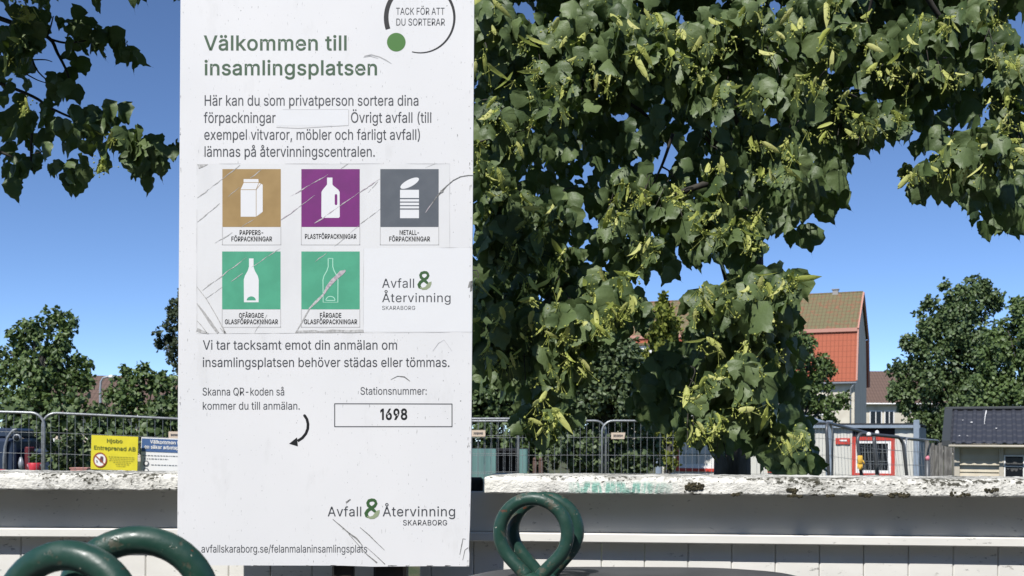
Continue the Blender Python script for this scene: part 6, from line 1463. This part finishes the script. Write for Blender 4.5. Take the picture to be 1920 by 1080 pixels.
def hut_window(u0, u1, v0, v1, bw, iw, glass, bars):
    x0, x1, z0, z1 = X(u0), X(u1), hz(v1), hz(v0)
    k = DH / F * 1.02; b = bw * k; i_ = (bw + iw) * k
    def fr(x0, x1, z0, z1, b, y0, y1):
        mb = MB(); mb.box(x0, x0 + b, y0, y1, z0, z1); mb.box(x1 - b, x1, y0, y1, z0, z1); mb.box(x0 + b, x1 - b, y0, y1, z0, z0 + b); mb.box(x0 + b, x1 - b, y0, y1, z1 - b, z1); return mb
    w = fr(x0, x1, z0, z1, b, -.05, .01).build("window", M_REDT, hut, False, True)
    fr(x0 + b + .002, x1 - b - .002, z0 + b + .002, z1 - b - .002, iw * k, -.03, .01).build("inner_frame", M_WHITE, w, False, True)
    mb = MB(); mb.box(x0 + i_, x1 - i_, .012, .02, z0 + i_, z1 - i_); mb.build("pane", M_GLASS, w, False, True)
    if bars:
        mb = MB(); nx, nz = bars
        for q in range(1, nx + 1):
            x = x0 + i_ + (x1 - x0 - 2 * i_) * q / (nx + 1); mb.box(x - .010, x + .010, -.012, .008, z0 + i_, z1 - i_)
        for q in range(1, nz + 1):
            z = z0 + i_ + (z1 - z0 - 2 * i_) * q / (nz + 1); mb.box(x0 + i_, x1 - i_, -.016, -.0125, z - .009, z + .009)
        mb.build("bars", M_BARS, w, False, True)
hut_window(1598, 1678, 821, 897, 6.5, 5.5, M_GLASS, (4, 2))
hut_window(1268, 1346, 822, 892, 6, 8, M_GLASS, (1, 1))
hut_window(1440, 1508, 822, 892, 5, 6, M_GLASS, None)
mb = MB(); mb.bevbox(X(1567), X(1594), -.05, -.02, hz(835.5), hz(823.5), .004); rp = mb.build("red_plate", M_REDT, hut, False, True)
mb = MB(); mb.box(X(1575), X(1588), -.058, -.052, hz(829.5), hz(826.5)); mb.build("plate_mark", M_WHITE, rp, False, True)

# small things near the hut
def small(name, label, cat, u, v, d, rx, rz_, m, sq=False):
    c = P(u, v, d); t = thing(name, c, label, cat); k = d / F
    mb = MB()
    prof_ = [(-1, .75), (-.6, 1), (.2, .95), (.8, .7), (1, .3)]
    N_ = 12
    vs = [(c.x + math.cos(6.283 * i / N_) * rx * k * q, c.y + math.sin(6.283 * i / N_) * rx * k * q, c.z + z * rz_ * k) for z, q in prof_ for i in range(N_)]
    fs = [(a * N_ + i, a * N_ + (i + 1) % N_, (a + 1) * N_ + (i + 1) % N_, (a + 1) * N_ + i) for a in range(4) for i in range(N_)] + [tuple(range(N_ - 1, -1, -1)), tuple(4 * N_ + i for i in range(N_))]
    mb.add(vs, fs); mb.build("shell", m, t, True); return t
M_YGL = mat("yellow fabric", (.70, .42, .06), .8)
g = thing("work_glove", P(1613, 866, 21.8), "yellow work glove hung on the dark fence panel by the red window", "glove")
mb = MB()
k = 21.8 / F; c = P(1613, 866, 21.8)
mb.bevbox(c.x - 5 * k, c.x + 4 * k, c.y - .03, c.y + .03, c.z - 4 * k, c.z + 12 * k, .015)
for i, (dx, l) in enumerate(((-4, 9), (-1.6, 12), (.8, 11), (3, 8))): mb.tube([c + Vector((dx * k, 0, -3 * k)), c + Vector((dx * k * 1.1, 0, -l * k)), c + Vector((dx * k * 1.15, -.01, -(l + 4) * k))], [.016, .015, .009], 8)
mb.tube([c + Vector((4 * k, 0, 3 * k)), c + Vector((7 * k, 0, -1 * k)), c + Vector((8 * k, 0, -5 * k))], [.016, .014, .009], 8)
mb.build("glove", M_YGL, g, True)
small("tube_cap", "white cap on the dark fence tube at the middle of the red window", "cap", 1644.5, 812, 22.9, 4, 5, M_WHITE)
small("tube_cap", "white rounded cap lying on the rail left of the other white cap", "cap", 1629, 814, 22, 4.5, 3.5, M_WHITE)
pc = thing("marker_post", P(1739, 880, 25), "short dark post with a pink and white top in front of the plank fence", "post")
c = P(1739, 862, 25); mb = MB(); mb.tube([Vector((c.x, c.y, .0)), c + Vector((0, 0, -.02))], .055, 10); mb.build("post", M_GALVD, pc, True)
mb = MB(); mb.tube([c + Vector((0, 0, -.018)), c + Vector((0, 0, .05)), c + Vector((.02, 0, .09))], [.045, .05, .02], 10); mb.build("cap", mat("pink plastic", (.6, .2, .25), .5), pc, True)

# grey plank fence
M_PLANK = mat("weathered grey planks", (.20, .19, .17), .9, col2=(.10, .095, .085), scale=7, stretch=(3, 1, .6), bump=.4)
pf = thing("plank_fence", Vector((P(1760, 880, 25.5).x, 25.5, 0)), "weathered grey plank fence left of the tiled playhouse", "fence")
mb = MB(); u = 1734
while u < 1800:
    w = random.uniform(6, 9.5); top = random.uniform(822, 838)
    a, b = P(u, top, 25.5), P(u + w, top + random.uniform(-2, 2), 25.5); j = random.uniform(-.03, .03)
    mb.add([(a.x, 25.5 + j, 0), (b.x, 25.5 + j, 0), (b.x, 25.5 + j, b.z), (a.x, 25.5 + j, a.z), (a.x, 25.53 + j, 0), (b.x, 25.53 + j, 0), (b.x, 25.53 + j, b.z), (a.x, 25.53 + j, a.z)],
           [(0, 1, 2, 3), (5, 4, 7, 6), (1, 5, 6, 2), (4, 0, 3, 7), (3, 2, 6, 7)]); u += w + random.uniform(1, 3.5)
mb.build("planks", M_PLANK, pf)
mb = MB()
a, b = P(1734, 800, 25.6), P(1802, 800, 25.6)
for z in (.4, 1.2): mb.box(a.x, b.x, 25.57, 25.63, z, z + .09)
mb.build("rails", M_PLANK, pf)

# ================================================================== tan playhouse with a dark tiled roof
def metal_tile():
    m = bpy.data.materials.new("dark blue grey tile sheet"); m.use_nodes = True
    n = NT(m)
    n.color(n.mix(n.noise(5, 4), (.030, .033, .043), (.042, .045, .056))); n.b.inputs["Roughness"].default_value = .55
    return m
M_MTILE = metal_tile()
M_TANW = mat("tan clapboard", (.56, .50, .38), .7, col2=(.50, .44, .33), scale=4)
M_TANT = mat("grey tan trim", (.46, .42, .34), .7)
M_DROP = mat("bird lime", (.6, .6, .58), .9)
DP = 18.0
PPSI = R(24)
PX0 = (1791 - 960) / F * DP
k = DP / F
pz = lambda v: EYE - (v - 829.0) * k
px = lambda u: local_x(u, PX0, DP, PPSI)
ph = thing("playhouse", Vector((PX0, DP, 0)), "tan clapboard playhouse with a dark metal tile roof at the right edge", "playhouse", None, -PPSI)
xl, xr = 0.0, px(2120)
ez, rzz = pz(832.5), 1.6 + (829 - 769) / F * (DP + 1.0)
mb = MB()
rows, nx = 40, 260
x0r, x1r = -.17, px(2150)
y0r, y1r = -.30, 1.05
vs = []
tw = .0905 * 1.7
for j in range(rows + 1):
    t = j / rows
    y = y0r + (y1r - y0r) * t; z = ez + (rzz - ez) * t
    st = ((1 - t) * 6.3) % 1.0
    for i in range(nx + 1):
        # the left verge leans inwards as on the photo because the roof recedes
        x = x0r + (x1r - x0r) * i / nx
        wv = max(0, math.cos((x - x0r) / tw * 2 * math.pi))
        vs.append((x, y, z + .022 * wv ** .7 + .018 * st))
fs = [(j * (nx + 1) + i, j * (nx + 1) + i + 1, (j + 1) * (nx + 1) + i + 1, (j + 1) * (nx + 1) + i) for j in range(rows) for i in range(nx)]
mb.add(vs, fs)
mb.add([(x0r, y1r, rzz), (x1r, y1r, rzz), (x1r, y1r + 1.35, ez), (x0r, y1r + 1.35, ez)], [(0, 1, 2, 3)])
prf = mb.build("roof", M_MTILE, ph, False, True)
mb = MB(); mb.bevbox(x0r - .02, x1r, y1r - .07, y1r + .07, rzz + .0, rzz + .055, .015)
mb.add([(x0r - .03, y0r, ez - .03), (x0r + .10, y0r, ez - .03), (x0r + .10, y0r, ez + .055), (x0r - .03, y0r, ez + .055), (x0r - .03, y1r, rzz - .03), (x0r + .10, y1r, rzz - .03), (x0r + .10, y1r, rzz + .055), (x0r - .03, y1r, rzz + .055)],
       [(0, 1, 2, 3), (5, 4, 7, 6), (1, 5, 6, 2), (4, 0, 3, 7), (3, 2, 6, 7), (0, 4, 5, 1)])
mb.build("ridge_and_verge", mat("dark grey flashing", (.045, .05, .052), .5), prf, False, True)
mb = MB()
for (u, v, w, h) in ((1821, 799, 2.2, 1.2), (1804, 795, 1.6, .6), (1868, 810, 2, .8), (1799, 823, 1.8, .6), (1814, 823, 1.6, .6)):
    t = (832.5 - v) / 62.0; c = Vector((px(u), y0r + (y1r - y0r) * t, ez + (rzz - ez) * t + .048))
    q = [(c.x + math.cos(a * .785) * w * k * random.uniform(.7, 1.2), c.y + math.sin(a * .785) * h * k * 1.6, c.z + math.sin(a * .785) * h * k * .8) for a in range(8)]
    mb.add(q, [tuple(range(8))])
q = []
for (u, v, w) in ((1849, 777, 1.6), (1848.5, 781, 2.2), (1847, 787, 1.4), (1846, 796, 1.0), (1845.6, 803, .6)):
    t = (832.5 - v) / 62.0
    for s_ in (-1, 1): q.append((px(u) + s_ * w * k * .5, y0r + (y1r - y0r) * t, ez + (rzz - ez) * t + .05))
mb.add(q, [(2 * i, 2 * i + 1, 2 * i + 3, 2 * i + 2) for i in range(4)])
mb.build("droppings", M_DROP, prf, False, True)
mb = MB(); mb.tube([(px(1780), -.31, ez - .035), (x1r, -.31, ez - .035)], .022, 8); mb.build("gutter", M_TANT, ph, True, True)
mb = MB(); z = 0.05
while z < ez - .02:
    h = min(.105, ez - z)
    vs = [(xl, -.018, z), (xr, -.018, z), (xr, .004, z + h), (xl, .004, z + h)]
    mb.add(vs + [(xr, .03, z), (xl, .03, z)], [(0, 1, 2, 3), (0, 5, 4, 1)]); z += .105
mb.box(xl, xr, .02, 2.1, .02, ez - .05)
wl_ = mb.build("clapboard_wall", M_TANW, ph, False, True)
for (u0, u1) in ((1789.5, 1800), (1873.5, 1882)):
    mb = MB(); mb.bevbox(px(u0), px(u1), -.05, -.021, 0, ez - .02, .006); mb.build("corner_trim", M_TANT, ph, False, True)
mb = MB()
wx0, wx1, wz0, wz1 = px(1882.5), px(1921), pz(899), pz(853)
for a in ((wx0, wx0 + .022, wz0, wz1), (wx1 - .022, wx1, wz0, wz1), (wx0 + .022, wx1 - .022, wz1 - .018, wz1), (wx0 + .022, wx1 - .022, pz(897), pz(893)), (wx0 + .022, wx1 - .022, pz(874), pz(872.5)), (wx0 + .022, wx1 - .022, wz0, wz0 + .018)):
    mb.box(a[0], a[1], -.045, -.02, a[2], a[3])
win = mb.build("window", M_WHITE, ph, False, True)
mb = MB(); mb.box(wx0 + .02, wx1 - .02, -.030, -.024, wz0 + .01, wz1 - .01); mb.build("pane", M_GLASS, win, False, True)
mb = MB(); lace = [(wx0 + .03, pz(857)), (wx1 - .03, pz(857))] + [(wx1 - .03 - (wx1 - wx0 - .06) * i / 16, pz(876) - (.03 * abs(math.sin(i / 16 * math.pi * 4)) + (.03 if 4 < i < 12 else 0))) for i in range(17)]
vs, tr = tess([lace]); mb.add([(x, -.0335, z) for x, z in vs], tr); mb.build("lace_curtain", mat("grey lace", (.10, .10, .095), .9, col2=(.05, .05, .05), scale=60), win, False, True)

# ================================================================== teal shed and clutter by the fence
M_TEALS = mat("teal corrugated sheet", (.13, .24, .22), .5, col2=(.11, .20, .185), scale=3, stretch=(1, 1, .4))
ts = thing("teal_shed", Vector((P(930, 880, 23).x, 23, 0)), "teal corrugated shed with a dark open front, right of the sign board", "shed")
def tealpanel(u0, u1, vt, d, name):
    mb = MB(); a, b = P(u0, vt, d), P(u1, vt, d)
    corr(mb, a.x, b.x, d, 0, a.z, .16, .02); mb.box(a.x, b.x, d + .002, d + .05, 0, a.z - .003); mb.build(name, M_TEALS, ts)
tealpanel(860, 930, 841, 23, "sheet_panel"); tealpanel(972, 989, 842, 23, "sheet_panel")
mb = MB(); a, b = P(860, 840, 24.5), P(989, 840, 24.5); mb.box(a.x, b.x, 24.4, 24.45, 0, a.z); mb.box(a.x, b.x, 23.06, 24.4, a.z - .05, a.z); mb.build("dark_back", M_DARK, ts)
M_BROWN = mat("brown painted wood", (.13, .075, .055), .85, col2=(.09, .055, .04), scale=6)
for i, (u0, u1, lb) in enumerate(((999, 1006, "brown wooden post right of the teal shed, left of its twin"), (1010, 1018, "brown wooden post right of the teal shed, nearer the curved fence tube"))):
    a, b = P(u0, 862, 22.4), P(u1, 862, 22.4)
    t = thing("wooden_post", Vector(((a.x + b.x) / 2, 22.4, 0)), lb, "post", "brown wooden posts")
    mb = MB(); mb.bevbox(a.x, b.x, 22.35, 22.43, 0, a.z - .02, .008); mb.build("shaft", M_BROWN, t)
    mb = MB(); mb.tube([((a.x + b.x) / 2, 22.39, a.z - .018), ((a.x + b.x) / 2, 22.39, a.z + .03), ((a.x + b.x) / 2, 22.39, a.z + .05)], [.04, .035, .012], 10); mb.build("post_top", M_BROWN, t, True)

M_REDP = mat("red plastic", (.55, .035, .05), .4)
M_PINK = mat("faded pink planter", (.50, .25, .21), .7)
M_ORANGE = mat("orange plastic", (.70, .16, .05), .5)
M_GRN2 = mat("grass green plastic", (.12, .26, .05), .6)
def frustum(mb, c, r0, r1, h, n=14):
    mb.tube([c, c + Vector((0, 0, h * .96)), c + Vector((0, 0, h))], [r0, r1, r1 * .9], n)
def standing(name, label, cat, u, vt, d, r0, r1, m, stand_m):
    """a tub standing on a rough timber stack so that its rim shows at (u, vt)"""
    top = P(u, vt, d); h = .27
    t = thing(name, Vector((top.x, d, top.z - h)), label, cat)
    mb = MB(); frustum(mb, Vector((top.x, d, top.z - h)), r0, r1, h); mb.build("tub", m, t, True)
    mb = MB(); mb.tube([Vector((top.x + r1 * 1.01 * math.cos(a / 9 * 3.14), d - .02, top.z - .02 - .10 * math.sin(a / 9 * 3.14))) for a in range(10)], .006, 6); mb.build("handle", M_ZINC, t, True)
    return top.z - h
zz = standing("bucket", "bright red tapered bucket beside the curved fence tube", "bucket", 65, 868, 17.4, .055, .11, M_REDP, None)
z2_ = standing("bucket", "red bucket at the very left edge of the photo, mostly hidden", "bucket", -2, 880, 17.4, .07, .11, M_REDP, None)
a, b = P(-60, 890, 17.4), P(172, 890, 17.4)
tb = thing("timber_stack", Vector(((a.x + b.x) / 2, 17.6, 0)), "low stack of dark timber behind the left fence under the buckets", "timber stack")
mb = MB(); zt = min(zz, z2_) - .003; h = zt / 4
for i in range(4): mb.bevbox(a.x + random.uniform(0, .1), b.x - random.uniform(0, .1), 17.2 + random.uniform(0, .05), 17.75 + random.uniform(0, .05), i * h, (i + 1) * h - .006, .01)
mb.build("timbers", M_BROWN, tb)
c = P(153, 879, 17.4); t = thing("planter", Vector((c.x, 17.42, zt)), "pale pink planter box left of the yellow sign", "planter")
mb = MB(); mb.bevbox(c.x - .15, c.x + .13, 17.3, 17.52, zt + .002, c.z, .012); mb.build("box", M_PINK, t)
mb = MB(); mb.bevbox(c.x - .16, c.x + .14, 17.29, 17.53, c.z + .001, c.z + .02, .006); mb.build("rim", M_PINK, t)
c = P(232, 884, 17.6); t = thing("warning_cone", Vector((c.x, 17.6, 0)), "orange cone on a green board under the yellow sign", "cone")
mb = MB(); mb.tube([Vector((c.x, 17.6, 1.04)), Vector((c.x, 17.6, 1.12)), Vector((c.x, 17.6, 1.19))], [.07, .045, .02], 14); mb.build("cone", M_ORANGE, t, True)
mb = MB(); mb.bevbox(c.x - .11, c.x + .11, 17.49, 17.71, 1.01, 1.038, .008); mb.build("cone_base", M_DARK, t)
t = thing("green_crate", Vector((c.x, 17.6, 0)), "green crate under the yellow sign carrying the orange cone", "crate")
mb = MB(); mb.bevbox(c.x - .24, c.x + .24, 17.35, 17.85, .55, 1.007, .015); mb.build("crate_body", M_GRN2, t)
mb = MB()
for sx in (-.2, .2):
    for sy in (17.4, 17.8): mb.bevbox(c.x + sx - .03, c.x + sx + .03, sy - .03, sy + .03, 0, .548, .006)
mb.build("legs", M_GRN2, t)

# compact loader at the left edge
M_NAVY = mat("dark blue machine paint", (.018, .030, .06), .35, coat=.3)
M_RUB = mat("tyre rubber", (.015, .015, .015), .85)
M_DRED = mat("dark red paint", (.12, .012, .015), .5)
DL = 20.5
lo = thing("compact_loader", Vector((P(20, 880, DL).x, DL, 0)), "dark blue compact loader behind the fence at the left edge with one round lamp", "loader")
k = DL / F
def LX(u): return P(u, 820, DL).x
def LZ(v): return EYE - (v - 821) * k
mb = MB(); mb.bevbox(LX(-150), LX(28), DL, DL + 1.1, .55, LZ(822), .06); mb.bevbox(LX(24), LX(92), DL + .25, DL + 1.0, .5, LZ(842), .05); mb.build("body", M_NAVY, lo)
mb = MB(); mb.bevbox(LX(-140), LX(22), DL + .1, DL + 1.0, LZ(822) + .003, LZ(803), .04); mb.build("cab", M_NAVY, lo)
mb = MB(); mb.tube([Vector((LX(10), DL - .05, .5)), Vector((LX(10), DL - .05, LZ(860))), Vector((LX(12), DL - .05, LZ(838))), Vector((LX(17), DL - .05, LZ(820))), Vector((LX(26), DL - .05, LZ(808))), Vector((LX(34), DL - .05, LZ(805)))], .028, 8)
mb.build("guard_tube", M_GALV, lo, True)
mb = MB(); c = Vector((LX(33), DL - .02, LZ(821))); mb.tube([c + Vector((0, .08, 0)), c, c + Vector((0, -.03, 0))], [.05, .075, .07], 16)
hl = mb.build("headlight", M_ZINC, lo, True)
mb = MB(); mb.tube([c + Vector((0, -.031, 0)), c + Vector((0, -.038, 0))], [.055, .03], 14); mb.build("lens", M_GLASS, hl, True)
mb = MB(); mb.bevbox(LX(48), LX(57), DL - .05, DL + .2, .45, LZ(838), .02); mb.build("lift_arm", M_DRED, lo)
mb = MB(); mb.tube([Vector((LX(44), DL - .06, LZ(880))), Vector((LX(42.5), DL - .06, LZ(868))), Vector((LX(42), DL - .06, LZ(857)))], [.05, .055, .02], 10); mb.build("hydraulic_cover", M_ZINC, lo, True)
for u in (-110, 60):
    mb = MB(); c = Vector((LX(u), DL - .08, .42)); mb.tube([c + Vector((0, 0, 0)), c + Vector((0, .03, 0)), c + Vector((0, .25, 0)), c + Vector((0, .28, 0))], [.34, .42, .42, .34], 24)
    w = mb.build("wheel", M_RUB, lo, True)
    mb = MB(); mb.tube([c + Vector((0, -.012, 0)), c + Vector((0, -.002, 0))], [.18, .2], 20); mb.build("rim", M_ZINC, w, True)

# ================================================================== unseen hedge added behind the viewer to hold back sky light
n = 9000
c = np.column_stack([rng.uniform(-18, 18, n), rng.uniform(-11.5, -9, n), rng.uniform(.2, 8.5, n) ])
t = thing("sky_block_hedge", Vector((0, -10.2, 0)), "tall dark hedge closing the yard opposite the white wall", "hedge")
leaves_mesh("foliage", c, rng.normal(0, 1, (n, 3)), rng.normal(0, .5, (n, 3)) + np.array([0, 1, .4]), rng.uniform(.5, .9, n), t, M_T2, (CARD_P * np.array([1.5, 1]), CARD_T))
mb = MB()
for x in range(-17, 18, 2): limb(mb, [(x, -10.2, -.1), (x + .2, -10.3, 3), (x, -10.2, 7.5)], .12, .03, 7)
mb.build("stems", M_BARK, t, True)
